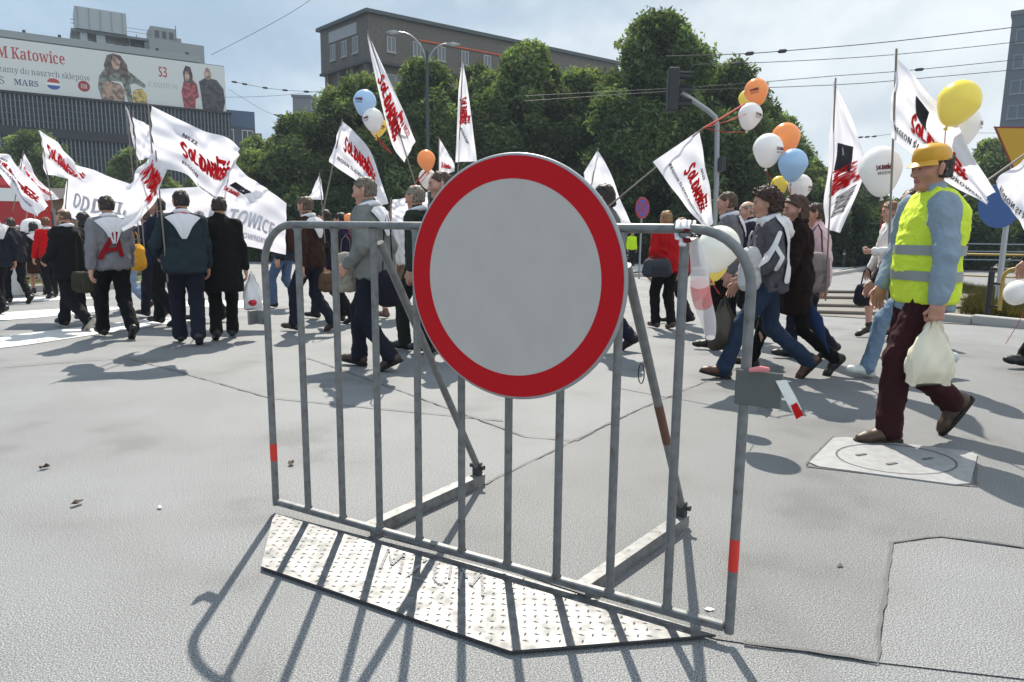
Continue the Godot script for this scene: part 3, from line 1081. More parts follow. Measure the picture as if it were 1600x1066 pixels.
func setting() -> void:
	var grain := noise_tex(.22, 1024, [[0.0, Color(.3, .3, .31)], [.34, Color(.54, .545, .555)], [.55, Color(.64, .645, .65)], [.72, Color(.78, .78, .785)], [1.0, Color(1, 1, 1)]], FastNoiseLite.TYPE_SIMPLEX, false, 0, 3, 2)
	var rough := noise_tex(.3, 1024, [], FastNoiseLite.TYPE_SIMPLEX, true, 7.0, 3, 2)
	var blotch := noise_tex(.012, 512, [[.12, Color(.87, .867, .86)], [.3, Color(.95, .948, .943)], [.55, Color(.98, .98, .975)], [.8, Color(1, 1, 1)]], FastNoiseLite.TYPE_SIMPLEX_SMOOTH, false, 0, 5, 9)
	var asphalt := func(tint: Color) -> StandardMaterial3D:
		var m := StandardMaterial3D.new()
		m.albedo_color = tint; m.albedo_texture = grain; m.roughness = .72; m.metallic_specular = .4
		m.normal_enabled = true; m.normal_texture = rough; m.normal_scale = .12
		m.uv1_triplanar = true; m.uv1_world_triplanar = true; m.uv1_scale = Vector3.ONE * .62
		m.detail_enabled = true; m.detail_albedo = blotch; m.detail_blend_mode = BaseMaterial3D.BLEND_MODE_MUL
		m.detail_uv_layer = BaseMaterial3D.DETAIL_UV_2; m.uv2_triplanar = true; m.uv2_world_triplanar = true; m.uv2_scale = Vector3.ONE * .17
		return m
	var road_mat: StandardMaterial3D = asphalt.call(Color(.757, .766, .772))
	var warm: StandardMaterial3D = asphalt.call(Color(.715, .722, .725))
	var pale: StandardMaterial3D = asphalt.call(Color(.76, .767, .772))
	var tar := mat(lin(.11, .11, .11), .85)
	struct("ground", sheet([Vector2(-900, 20), Vector2(900, 20), Vector2(900, -900), Vector2(-900, -900)], 0.0), road_mat)
	struct("road_patch", sheet([Vector2(-0.519, -2.671), Vector2(0.898, -4.772), Vector2(2.374, -6.754), Vector2(4.577, -9.415), Vector2(5.887, -7.994), Vector2(2.041, -2.634), Vector2(1.770, -2.731), Vector2(1.530, -2.664), Vector2(1.066, -1.865), Vector2(0.631, -1.973), Vector2(0.004, -2.395)], .004), warm)
	struct("road_patch", sheet([Vector2(1.537, -2.664), Vector2(1.762, -2.719), Vector2(2.033, -2.622), Vector2(1.843, -2.073), Vector2(1.442, -1.797), Vector2(1.071, -1.865)], .004), pale)
	for q in [[Vector2(-0.521, -2.683), Vector2(-0.115, -3.270), Vector2(0.898, -4.772), Vector2(2.374, -6.754)], [Vector2(2.041, -2.634), Vector2(1.925, -2.688), Vector2(1.770, -2.731), Vector2(1.530, -2.664), Vector2(1.254, -2.193), Vector2(1.066, -1.865), Vector2(0.865, -1.916), Vector2(0.635, -1.973)], [Vector2(-1.956, -6.620), Vector2(0.084, -4.073), Vector2(0.384, -3.996), Vector2(0.898, -4.772)], [Vector2(-4.390, -5.923), Vector2(-3.595, -6.483), Vector2(-1.727, -4.941), Vector2(0.007, -4.396)]]:
		struct("road_joint", crack(q, .014, .009, .006), tar if q.size() == 8 else mat(lin(.14, .14, .14), .85))
	for q in [[Vector3(-1.526, 0, -2.918), "tiny white scrap of paper on the open asphalt at the left"], [Vector3(0.655, 0, -2.134), "small white paper scrap at the barrier's right end"], [Vector3(1.229, 0, -2.455), "small dark crumb of litter right of the barrier"]]:
		var lb := Buf.new()
		lb.grid([[Vector3(-.014, .004, -.006), Vector3(0, .009, -.008), Vector3(.014, .003, -.005)], [Vector3(-.012, .008, .006), Vector3(.002, .003, .007), Vector3(.016, .007, .004)]])
		tag(obj("paper_scrap", lb, mat(lin(.75, .75, .73), .8) if not q[1].contains("dark") else mat(lin(.06, .06, .05), .8), null, Transform3D(Basis(Vector3.UP, rng.randf() * 6), q[0] + Vector3(0, .004, 0))), q[1], "litter", "litter on the asphalt")
	# the pale crossing bars under the marchers
	var paint := StandardMaterial3D.new()
	paint.albedo_color = Color(.76, .76, .755); paint.roughness = .7
	for q in [[Vector2(-5.278, -6.642), Vector2(-5.034, -7.181), Vector2(-4.402, -10.211), Vector2(-5.101, -10.111), Vector2(-5.860, -7.391)], [Vector2(-7.135, -9.032), Vector2(-6.707, -9.880), Vector2(-6.254, -11.576), Vector2(-7.034, -11.823), Vector2(-7.957, -10.089)], [Vector2(-9.139, -11.610), Vector2(-8.544, -12.627), Vector2(-7.854, -13.428), Vector2(-8.656, -13.733), Vector2(-9.868, -12.548)], [Vector2(-6.090, -12.098), Vector2(-6.017, -13.160), Vector2(-4.648, -13.371), Vector2(-4.349, -11.872)]]:
		struct("road_marking", sheet(q, .006), paint)
	# tram track bed on the far side, with its rails
	var bed: StandardMaterial3D = asphalt.call(Color(.72, .7, .66))
	struct("track_bed", sheet([Vector2(4.955, -12.063), Vector2(6.762, -10.869), Vector2(8.255, -10.009), Vector2(13.162, -16.080), Vector2(11.730, -19.010), Vector2(6.723, -16.451)], .012), bed)
	for k in 4:
		var yy := [457, 467, 480, 490]
		var b := Buf.new()
		var pts := []
		for s in 12:
			var p := [Vector3(5.983, -0.211, -17.356), Vector3(5.351, -0.185, -15.497), Vector3(4.736, -0.171, -13.687), Vector3(4.307, -0.156, -12.425)][k] as Vector3
			var e := [Vector3(14.624, -0.22, -17.888), Vector3(12.568, -0.183, -15.344), Vector3(10.823, -0.166, -13.183), Vector3(9.471, -0.138, -11.511)][k] as Vector3
			var c := p.lerp(e, s / 11.0)
			c.y = ground_y(c.z) + .03
			pts.append(c)
		b.tube(pts, .045, 6)
		struct("tram_rail", b, mat(lin(.12, .1, .085), .5, .6))
	# kerbs and islands
	var kerb_mat := mat(lin(.36, .35, .33), .85)
	var lawn := mat(lin(.07, .1, .03), .95)
	for q in [[Vector3(-10.856, -0.172, -13.822), Vector3(-9.327, -0.182, -15.256), Vector3(-8.019, -0.195, -16.34)], [Vector3(6.697, -0.137, -11.449), Vector3(7.13, -0.121, -10.823), Vector3(7.976, -0.09, -9.665)], [Vector3(3.534, -0.36, -24.559), Vector3(6.794, -0.404, -27.4), Vector3(10.579, -0.419, -29.302)], [Vector3(12.349, -0.409, -27.889), Vector3(15.8, -0.42, -32.416), Vector3(20.349, -0.42, -39.754)]]:
		var a: Vector3 = q[0]
		for k in 2:
			var p: Vector3 = q[k]
			var e: Vector3 = q[k + 1]
			var n := maxi(1, int(p.distance_to(e) / 1.0))
			for j in n:
				var c := p.lerp(e, (j + .5) / n)
				var b := Buf.new()
				var l := p.distance_to(e) / n - .012
				b.box(Vector3(l, .2, .16), Transform3D(Basis(Vector3.UP, atan2(-(e.z - p.z), e.x - p.x)), Vector3(c.x, ground_y(c.z) + .04, c.z)), .015)
				struct("kerb", b, kerb_mat)
	struct("lawn", sheet([Vector2(-11.403, -14.194), Vector2(-9.666, -15.582), Vector2(-8.333, -16.987), Vector2(-10.844, -21.983), Vector2(-12.386, -19.720), Vector2(-14.256, -17.787)], .09), lawn)
	struct("pavement", sheet([Vector2(12.652, -28.879), Vector2(16.683, -34.244), Vector2(21.941, -42.585), Vector2(40.799, -64.821), Vector2(54.122, -86.083), Vector2(28.002, -70.926), Vector2(14.486, -37.399)], .1), mat(lin(.5, .49, .46), .85))
	struct("pavement", sheet([Vector2(3.768, -27.067), Vector2(7.296, -29.446), Vector2(11.620, -31.419), Vector2(19.711, -53.520), Vector2(6.380, -46.114)], .1), mat(lin(.5, .49, .46), .85))
	struct("track_verge", sheet([Vector2(7.008, -11.801), Vector2(7.443, -11.149), Vector2(8.313, -9.858), Vector2(12.095, -14.432), Vector2(10.864, -15.715), Vector2(12.745, -20.074), Vector2(11.353, -18.672)], .03), mat(lin(.16, .14, .1), .95))
	grass("lawn_grass", [Vector2(-11.516, -14.336), Vector2(-9.778, -15.766), Vector2(-8.446, -17.219), Vector2(-10.642, -21.571), Vector2(-12.183, -19.393), Vector2(-14.056, -17.536)], 5000, .14, Color(.035, .055, .014))
	grass("verge_grass", [Vector2(7.744, -12.113), Vector2(8.079, -11.632), Vector2(8.369, -10.888), Vector2(10.553, -14.485), Vector2(10.624, -15.678), Vector2(9.438, -14.599)], 1300, .34, Color(.022, .05, .015))
	grass("verge_grass", [Vector2(10.886, -17.629), Vector2(11.401, -16.503), Vector2(12.568, -15.344), Vector2(13.864, -17.746), Vector2(13.567, -19.675), Vector2(12.745, -20.074)], 1200, .3, Color(.02, .046, .014))

func grass(called: String, poly: Array, many: int, high: float, tone: Color) -> void:
	var pp := PackedVector2Array(poly)
	var lo := pp[0]
	var hi := pp[0]
	for p in pp:
		lo = lo.min(p); hi = hi.max(p)
	var b := Buf.new()
	for k in 5:
		var a := rng.randf() * TAU
		var d := Vector3(cos(a), 0, sin(a))
		var s := d.cross(Vector3.UP) * .012
		var o := Vector3(rng.randf_range(-.05, .05), 0, rng.randf_range(-.05, .05))
		var h := rng.randf_range(.6, 1.0)
		b.poly([o - s, o + s, o + s * .7 + d * .12 + Vector3.UP * h * .6, o - s * .7 + d * .12 + Vector3.UP * h * .6])
		b.poly([o - s * .7 + d * .12 + Vector3.UP * h * .6, o + s * .7 + d * .12 + Vector3.UP * h * .6, o + d * .32 + Vector3.UP * h])
	var mm := MultiMesh.new()
	mm.transform_format = MultiMesh.TRANSFORM_3D
	mm.use_colors = true
	mm.mesh = b.mesh()
	mm.instance_count = many
	var clump := FastNoiseLite.new()
	clump.frequency = .5
	var n := 0
	while n < many:
		var p := Vector2(rng.randf_range(lo.x, hi.x), rng.randf_range(lo.y, hi.y))
		if not Geometry2D.is_point_in_polygon(p, pp):
			continue
		var c: float = clump.get_noise_2dv(p) + .55 + rng.randf_range(-.2, .2)
		if c < .25 and rng.randf() < .8:
			continue
		var s := high * clampf(c, .25, 1.3) * rng.randf_range(.6, 1.2)
		mm.set_instance_transform(n, Transform3D(Basis(Vector3.UP, rng.randf() * TAU).scaled(Vector3(high * 1.4, s, high * 1.4)), Vector3(p.x, ground_y(p.y) + .05, p.y)))
		var v := rng.randf_range(.6, 1.5)
		mm.set_instance_color(n, Color(tone.r * 2.25 * v * rng.randf_range(.8, 1.5), tone.g * v, tone.b * v))
		n += 1
	var o := MultiMeshInstance3D.new()
	o.multimesh = mm; o.material_override = leaf_mat; o.name = numbered(called)
	o.set_meta("kind", "stuff"); o.set_meta("label", "tufts of grass growing along the far side"); o.set_meta("category", "grass")
	add_child(o)

func background() -> void:
	# --- the department store with the long banner on its upper wall
	var fr := front_frame(Vector3(-48.712, 18.644, -70), Vector3(-32.018, 19.036, -81))
	var t := thing("department_store", "dark louvred department store with a long white advertising banner", "building", fr[0], fr[1])
	var L: float = fr[2]
	var grey := mat(lin(.2, .215, .22), .85)
	var dark := mat(lin(.03, .034, .042), .7)
	var b := slab(-30, L, 0, 19.1, -22, -.3)
	var wall := obj("wall", b, grey, t)
	obj("parapet", slab(-30, L * .88, 19.11, 19.75, -3, -.15), mat(lin(.27, .3, .31), .8), wall)
	obj("dark_front", slab(-30, L + .4, 0, 14.0, -.29, 0), dark, t)
	obj("ledge", slab(-30, L + .5, 13.95, 14.15, -.28, .5), mat(lin(.025, .025, .03), .7), t)
	obj("ledge", slab(-30, L + .5, 10.0, 10.9, .005, .55), mat(lin(.018, .02, .026), .7), t)
	b = Buf.new()
	var k := 0
	var x := -29.6
	while x < L + .3:
		b.join(slab(x, x + .1, 10.9, 13.93, .003, .3)); b.join(slab(x, x + .1, 5.2, 10, .003, .3))
		x += .36
	var louvres := obj("louvres", b, mat(lin(.15, .18, .21), .5, .3), t)
	louvres.set_meta("kind", "stuff")
	b = Buf.new()
	for y in [11.5, 12.1, 12.7, 13.3, 6.0, 6.8, 7.6, 8.4, 9.2]:
		b.join(slab(-29.6, L + .3, y, y + .05, .301, .33))
	obj("louvre_rail", b, mat(lin(.1, .11, .13), .6), t).set_meta("kind", "stuff")
	var panel := obj("banner", slab(-30, L, 14.16, 18.95, -.28, 0.02), mat(lin(.62, .65, .64), .7), t)
	var art := Buf.new()
	var red := mat(lin(.42, .06, .05), .7)
	var ink := mat(lin(.12, .13, .16), .7)
	var bl := mat(lin(.05, .09, .2), .7)
	flat_art(art, text_tris("DOM Katowice", "Droid Serif", true), -1.85, 17.15, 6.9, 1.15, .024)
	obj("lettering", art, red, panel)
	art = Buf.new()
	flat_art(art, text_tris("zapraszamy do naszych sklepów", "Droid Serif", false), -2.3, 15.7, 9.4, .75, .024)
	obj("lettering", art, ink, panel)
	art = Buf.new()
	flat_art(art, text_tris("MARS", "Droid Serif", true), .75, 14.8, 1.95, .55, .024)
	obj("lettering", art, bl, panel)
	art = Buf.new()
	flat_art(art, text_tris("S", "Droid Serif", false), -.4, 14.75, .4, .7, .024)
	obj("lettering", art, ink, panel)
	var disc := []
	for j in 20:
		disc.append(Vector2(.5 + .5 * cos(TAU * j / 20), .5 + .5 * sin(TAU * j / 20)))
	var half := []
	for j in 11:
		half.append(Vector2(.5 + .5 * cos(PI * j / 10), .5 + .5 * sin(PI * j / 10)))
	obj("round_logo", flat_art(Buf.new(), blot(disc), 3.38, 14.72, 1.16, 1.16, .024), mat(lin(.8, .8, .8), .7), panel)
	obj("logo_half", flat_art(Buf.new(), blot(half), 3.42, 14.92, 1.08, .86, .028), red, panel)
	var flipped := []
	for p in half:
		flipped.push_front(Vector2(p.x, 1 - p.y))
	obj("logo_half", flat_art(Buf.new(), blot(flipped), 3.42, 14.7, 1.08, .82, .028), mat(lin(.04, .1, .35), .7), panel)
	obj("round_logo", flat_art(Buf.new(), blot(disc), 6.0, 14.8, 1.05, 1.05, .024), mat(lin(.3, .03, .04), .7), panel)
	obj("lettering", flat_art(Buf.new(), text_tris("HM", "Droid Serif", true), 6.25, 15.12, .55, .4, .03), mat(lin(.6, .55, .5), .7), panel)
	# printed figures: a woman in a green coat with bags, and a couple
	for g in [
		[Color(.17, .2, .16), 7.65, 14.2, 4.55, 3.9, [Vector2(.08, 0), Vector2(.02, .3), Vector2(.06, .6), Vector2(.2, .82), Vector2(.35, .86), Vector2(.6, .84), Vector2(.75, .7), Vector2(.98, .48), Vector2(.95, .4), Vector2(.75, .5), Vector2(.66, .45), Vector2(.7, 0), Vector2(.6, 0), Vector2(.5, .5), Vector2(.3, .5), Vector2(.16, .35), Vector2(.18, .0)]],
		[Color(.1, .065, .05), 8.4, 16.4, 2.2, 2.45, [Vector2(.1, 0), Vector2(0, .5), Vector2(.15, .9), Vector2(.4, 1), Vector2(.7, .95), Vector2(.95, .6), Vector2(1, .1), Vector2(.8, 0), Vector2(.5, .3)]],
		[Color(.5, .3, .22), 9.05, 17.3, .9, 1.3, [Vector2(.2, .1), Vector2(.05, .5), Vector2(.2, .95), Vector2(.6, 1), Vector2(.95, .6), Vector2(.8, .1), Vector2(.5, 0)]],
		[Color(.42, .27, .19), 8.05, 14.22, 2.1, 1.9, [Vector2(0, 0), Vector2(.05, .8), Vector2(.3, 1), Vector2(.8, .9), Vector2(1, .6), Vector2(.95, 0)]],
		[Color(.6, .42, .1), 10.8, 14.23, 1.35, 1.45, [Vector2(0, 0), Vector2(.05, .7), Vector2(.3, .95), Vector2(.7, 1), Vector2(1, .6), Vector2(.95, 0)]],
		[Color(.4, .05, .06), 15.5, 14.25, 1.75, 3.1, [Vector2(.1, 0), Vector2(0, .5), Vector2(.15, .85), Vector2(.35, 1), Vector2(.6, 1), Vector2(.9, .8), Vector2(1, .4), Vector2(.8, .3), Vector2(.75, 0)]],
		[Color(.05, .03, .03), 15.75, 16.8, .95, 1.75, [Vector2(.1, 0), Vector2(0, .6), Vector2(.3, 1), Vector2(.8, .95), Vector2(1, .5), Vector2(.95, 0)]],
		[Color(.5, .32, .25), 15.9, 16.95, .5, 1.1, [Vector2(.2, 0), Vector2(0, .5), Vector2(.3, 1), Vector2(.8, .9), Vector2(1, .4), Vector2(.7, 0)]],
		[Color(.035, .033, .04), 17.3, 14.2, 2.6, 3.4, [Vector2(.1, 0), Vector2(.05, .5), Vector2(0, .85), Vector2(.3, 1), Vector2(.7, .95), Vector2(.95, .7), Vector2(1, .3), Vector2(.9, 0)]],
		[Color(.5, .3, .22), 17.85, 17.4, .75, 1.2, [Vector2(.2, 0), Vector2(0, .5), Vector2(.3, 1), Vector2(.8, .95), Vector2(1, .4), Vector2(.8, 0)]]]:
		k += 1
		obj("printed_figure", flat_art(Buf.new(), blot(g[5]), g[1], g[2], g[3], g[4], .024 + .004 * k), print_mat(lin(g[0].r, g[0].g, g[0].b)), panel)
	obj("lettering", flat_art(Buf.new(), text_tris("S3", "Droid Sans", true), 13.4, 17.1, .8, 1.05, .024), red, panel)
	obj("lettering", flat_art(Buf.new(), text_tris("FASHION", "Droid Serif", false), 12.35, 16.0, 2.8, .5, .024), mat(lin(.38, .4, .42), .7), panel)
	# roof houses
	var shed := mat(lin(.34, .38, .4), .7, .1)
	var rh := obj("roof_house", slab(6.3, 10.9, 21.3, 23.4, -6, -2), shed, t)
	obj("leg", slab(6.7, 7.3, 19.7, 21.3, -5.5, -2.5), shed, rh)
	obj("leg", slab(8.1, 8.9, 19.7, 21.3, -5.5, -2.5), shed, rh)
	obj("walkway", slab(5.9, 13.4, 21.05, 21.29, -6.2, -2.3), mat(lin(.16, .17, .18), .8), rh)
	for q in [[12.9, 18.3, 19.12, 21.2, -7, -1.6], [13.2, 15.7, 21.21, 22.7, -6, -2.5], [10.9, 12.9, 19.2, 20.2, -6, -2]]:
		obj("roof_block", slab(q[0], q[1], q[2], q[3], q[4], q[5]), mat(lin(.25, .27, .28), .8), t)
	for q in [.6, 1.3, 2.0]:
		obj("roof_window", slab(13.2 + q - .2, 13.2 + q + .2, 21.6, 22.3, -2.49, -2.44), mat(lin(.05, .06, .07), .2), t)
	for j in 16:
		b = Buf.new()
		var cx := rng.randf_range(9.0, 17.8)
		var cz := rng.randf_range(-6.0, -1.9)
		var y0 := 21.2 if cx > 13.0 else 20.2
		if j % 3 == 0:
			b.tube([Vector3(cx, y0, cz), Vector3(cx, y0 + rng.randf_range(.8, 2.2), cz)], .04, 6)
			obj("antenna", b, mat(lin(.12, .13, .14), .6), t)
		else:
			var s := rng.randf_range(.3, .9)
			b.box(Vector3(s, rng.randf_range(.3, .9), s * 1.2), Transform3D(Basis(Vector3.UP, .1 * j), Vector3(cx, y0 + .3, cz)), .04)
			obj("roof_unit", b, mat(lin(.17 + .02 * (j % 5), .19 + .02 * (j % 5), .2 + .02 * (j % 5)), .7), t)
	for y in [21.75, 22.1]:
		b = Buf.new()
		b.tube([Vector3(5.9, y, -2.3), Vector3(13.3, y, -2.3)], .03, 5)
		obj("roof_rail", b, mat(lin(.14, .15, .16), .6), t)
	for j in 5:
		obj("cladding_rib", slab(6.5 + j * 1.0, 6.56 + j * 1.0, 21.35, 23.35, -1.99, -1.94), mat(lin(.24, .27, .29), .6), rh)
	for j in 7:
		b = Buf.new()
		b.tube([Vector3(-1 + j * 2.9, 19.75, -.8), Vector3(-1 + j * 2.9, 20.1, -.8)], .16, 6)
		obj("roof_lamp", b, mat(lin(.03, .03, .03), .6), t)
	# --- blue panelled block and brown tenement between store and trees
	fr = front_frame(Vector3(-34.992, 15.246, -86), Vector3(-31.414, 15.63, -88))
	t = thing("panel_building", "narrow blue panelled block with white framed windows beside the store", "building", fr[0], fr[1])
	obj("wall", slab(0, fr[2], 0, 15.3, -14, 0), mat(lin(.07, .085, .12), .8), t)
	obj("cladding", slab(.2, fr[2] - .1, 13.4, 15.2, .005, .06), mat(lin(.06, .1, .19), .7), t)
	obj("cladding", slab(.2, fr[2] - .1, 9.6, 10.9, .005, .06), mat(lin(.06, .1, .19), .7), t)
	obj("cladding", slab(.2, fr[2] - .1, 5.8, 7.1, .005, .06), mat(lin(.06, .1, .19), .7), t)
	var white := mat(lin(.55, .55, .53), .7)
	var glass := mat(lin(.06, .08, .1), .15)
	for y in [3.4, 7.4, 11.3]:
		for q in [1.0, 3.2]:
			window(t, q, y, 1.3, 1.8, .01, white, glass)
	fr = front_frame(Vector3(-33.526, 13.553, -92), Vector3(-27.654, 13.509, -94))
	t = thing("tenement", "low brown tenement with a red brick gable half hidden by trees", "building", fr[0], fr[1])
	obj("wall", slab(0, fr[2], 0, 12.3, -10, 0), mat(lin(.15, .13, .12), .9), t)
	obj("brick_gable", slab(2.2, 5.6, 10.3, 12.9, .005, .2), mat(lin(.22, .09, .07), .9), t)
	obj("chimney", slab(.6, 1.4, 12.3, 13.6, -3, -2), mat(lin(.15, .09, .08), .9), t)
	for y in [5.0, 8.2]:
		for q in [1.2, 3.2, 5.2]:
			window(t, q, y, 1.1, 1.7, .01, white, glass)
	b = slab(0, 2.4, 0, 19.2, -3, 0)
	fr = front_frame(Vector3(-30.415, 18.505, -100), Vector3(-29.629, 18.515, -100))
	t = thing("chimney_stack", "square grey chimney stack rising behind the leftmost street trees", "chimney", fr[0], fr[1])
	obj("stack", b, mat(lin(.16, .17, .19), .9), t)
	obj("cap", slab(-.15, 2.55, 19.2, 19.5, -3.15, .15), mat(lin(.14, .15, .16), .9), t)
	# --- the brown stone block with an overhanging top storey
	var ca := Vector3(-11.937, 18.541, -60) as Vector3
	fr = front_frame(ca, Vector3(10.544, 18.727, -76.6))
	t = thing("stone_building", "grey brown stone block with an overhanging top storey above the trees", "building", fr[0], fr[1])
	L = fr[2]
	var away := Vector3(-17.368, 18.612, -65.8) as Vector3
	var stone := StandardMaterial3D.new()
	stone.albedo_texture = noise_tex(.02, 512, [[.2, lin(.1, .09, .08)], [.5, lin(.116, .105, .095)], [.8, lin(.132, .12, .108)]], FastNoiseLite.TYPE_SIMPLEX, false, 0, 5, 21)
	stone.roughness = .9; stone.uv1_triplanar = true; stone.uv1_scale = Vector3.ONE * .3
	var la := Basis(Vector3.UP, -float(fr[1])) * (away - ca)   # the left corner in the building's own axes
	la.y = 0
	var ring := [Vector3(0, 0, 0), Vector3(L, 0, 0), Vector3(L, 0, 0) + la, la]
	var prism := func(grow: float, y0: float, y1: float) -> Buf:
		var c: Vector3 = (ring[0] + ring[2]) / 2
		var pb := Buf.new()
		var q := []
		for p in ring:
			q.append(p + Vector3(signf(p.x - c.x), 0, signf(p.z - c.z)) * grow)
		for j in 4:
			var u: Vector3 = q[j]
			var v: Vector3 = q[(j + 1) % 4]
			pb.poly([Vector3(u.x, y0, u.z), Vector3(v.x, y0, v.z), Vector3(v.x, y1, v.z), Vector3(u.x, y1, u.z)])
		pb.poly([Vector3(q[0].x, y1, q[0].z), Vector3(q[1].x, y1, q[1].z), Vector3(q[2].x, y1, q[2].z), Vector3(q[3].x, y1, q[3].z)])
		pb.poly([Vector3(q[3].x, y0, q[3].z), Vector3(q[2].x, y0, q[2].z), Vector3(q[1].x, y0, q[1].z), Vector3(q[0].x, y0, q[0].z)])
		return pb
	obj("lower_wall", prism.call(-.45, 0.0, 15.0), stone, t)
	obj("upper_wall", prism.call(0.0, 15.01, 18.75), stone, t)
	obj("overhang", prism.call(.12, 15.0, 15.22), mat(lin(.07, .07, .072), .9), t)
	obj("roof", prism.call(.3, 18.76, 19.05), mat(lin(.07, .085, .09), .8), t)
	var wglass := mat(lin(.12, .14, .16), .2)
	var wframe := mat(lin(.3, .3, .3), .7)
	for q in [2.0, 4.4, 6.8, 9.2, 11.6, 14.0, 16.4, 18.8, 21.2, 23.6]:
		window(t, q, 16.05, .8, 1.2, .01, wframe, wglass)
	for q in 9:
		obj("pilaster", slab(.7 + q * 3.0, 1.2 + q * 3.0, 0, 14.99, -.44, -.1), stone, t)
		if q < 8:
			window(t, 2.6 + q * 3.0, 12.2, 1.6, 2.2, -.44, wframe, wglass)
	var side := Transform3D(Basis(Vector3.UP, atan2(-(-la.z), -la.x)), la)   # the left face, seen from its own left corner
	var sl := la.length()
	for q in [sl * .28, sl * .52, sl * .75]:
		window(t, q, 16.0, .9, 1.3, .01, wframe, wglass, side)
	obj("sign_panel", slab(sl * .2, sl * .78, 17.5, 18.4, .01, .06), mat(lin(.3, .31, .33), .7), t, side)
	for q in 4:
		obj("pilaster", slab(.5 + q * sl * .27, 1.0 + q * sl * .27, 0, 14.99, -.44, -.08), stone, t, side)
	b = Buf.new()
	b.tube([Vector3(4.6, 17.4, .06), Vector3(15.5, 17.5, .06)], .07, 5)
	obj("orange_strip", b, mat(lin(.6, .12, .04), .6), t)
	# --- tower at the far side
	var ta := Vector3(63.094, 30.163, -95) as Vector3
	fr = front_frame(ta, ta + Vector3(10, 0, 7.6))
	t = thing("tower_block", "tall blue grey tower block with rows of windows", "building", fr[0], fr[1])
	obj("wall", slab(0, 16, 0, 29.5, -16, 0), mat(lin(.075, .095, .115), .8), t)
	obj("roof_edge", slab(-.2, 16.2, 29.5, 30, -16.2, .2), mat(lin(.1, .12, .13), .8), t)
	for y in 9:
		for q in 4:
			window(t, 1.7 + q * 3.1, 1.2 + y * 3.1, 2.1, 1.7, .01, mat(lin(.2, .23, .25), .7), glass)
	# --- trees
	tree("bushy tree nearest the department store, left end of the street trees", -11.8, -40, 7.4, 4.0, 10000, {"tone": Color(.066, .09, .036)})
	tree("broad tree in front of the stone building's left corner", -8.6, -41, 9.6, 4.4, 13000)
	tree("rounded tree behind the double street lamp", -5.0, -40, 10.2, 4.3, 13000, {"tone": Color(.06, .084, .032)})
	tree("tall full tree left of the traffic sign's top, hiding the stone building", .7, -40, 11.3, 4.5, 14000, {"point": .6})
	tree("full tree between the double street lamp and the slim upright flag", -2.0, -41.5, 10.4, 4.2, 12000, {"tone": Color(.062, .086, .034)})
	tree("lower tree between the two tallest street trees", 3.9, -41, 10.4, 4.0, 11000, {"tone": Color(.066, .092, .036)})
	tree("tallest pointed tree behind the traffic light", 7.5, -38, 12.3, 5.2, 20000, {"point": .75, "tone": Color(.052, .075, .028)})
	tree("tree at the right shoulder of the tallest pointed tree", 11.4, -39.5, 10.3, 4.2, 12000)
	tree("tree behind the orange and blue balloons", 14.8, -42, 8.2, 3.6, 9000, {"tone": Color(.064, .092, .038)})
	tree("low tree behind the flag with the black printed block", 19.0, -47, 6.2, 3.0, 6000)
	tree("small tree behind the white balloon at the hard hat", 26.0, -55, 6.6, 3.2, 6000)
	tree("tree in front of the tower block", 33.0, -50, 8.0, 3.6, 8000, {"tone": Color(.066, .09, .036)})
	tree("tree at the foot of the tower block, right end of the row", 39.5, -52, 9.0, 4.0, 8000)
	tree("low round tree before the store's louvres at the picture's left edge", -36.5, -55, 8.2, 4.0, 8000, {"tone": Color(.066, .09, .034)})
	tree("bushy low tree before the store's louvres behind the first tall flag", -29.5, -56, 7.2, 3.6, 8000, {"tone": Color(.066, .09, .034)})
	tree("low tree before the store's louvres behind the black coated man", -23.0, -57, 6.6, 3.4, 7000, {"tone": Color(.066, .09, .034)})
	tree("slim tree before the brown tenement", -18.0, -50, 7.6, 2.4, 6000, {"tone": Color(.055, .075, .03)})
	var hx := -14.0
	k = 0
	for lab in ["clipped dark hedge behind the left banner's end", "dark hedge below the broad street trees", "dark hedge behind the traffic sign", "dark hedge below the tallest pointed tree", "dark hedge right of the no stopping sign", "dark hedge behind the tram railings", "hedge below the tower block's trees"]:
		tree(lab, hx + 3.2, -36.5 - .8 * (k % 3), 3.4, 3.6, 8000, {"name": "hedge", "category": "hedge", "low": .06, "point": 0.0, "tone": Color(.022, .034, .014), "trunk": false, "group": "hedges under the street trees"})
		hx += 6.6; k += 1
	tree("pale yellow green bush behind the red jacketed woman", 8.2, -34.6, 1.3, 1.0, 1500, {"name": "bush", "category": "bush", "low": .1, "point": 0.0, "tone": Color(.11, .13, .03), "trunk": false, "group": "bushes along the far pavement"})
	tree("round green bush on the far pavement behind the hooded woman", 14.6, -36, 1.2, 1.1, 1500, {"name": "bush", "category": "bush", "low": .1, "point": 0.0, "tone": Color(.07, .1, .03), "trunk": false, "group": "bushes along the far pavement"})

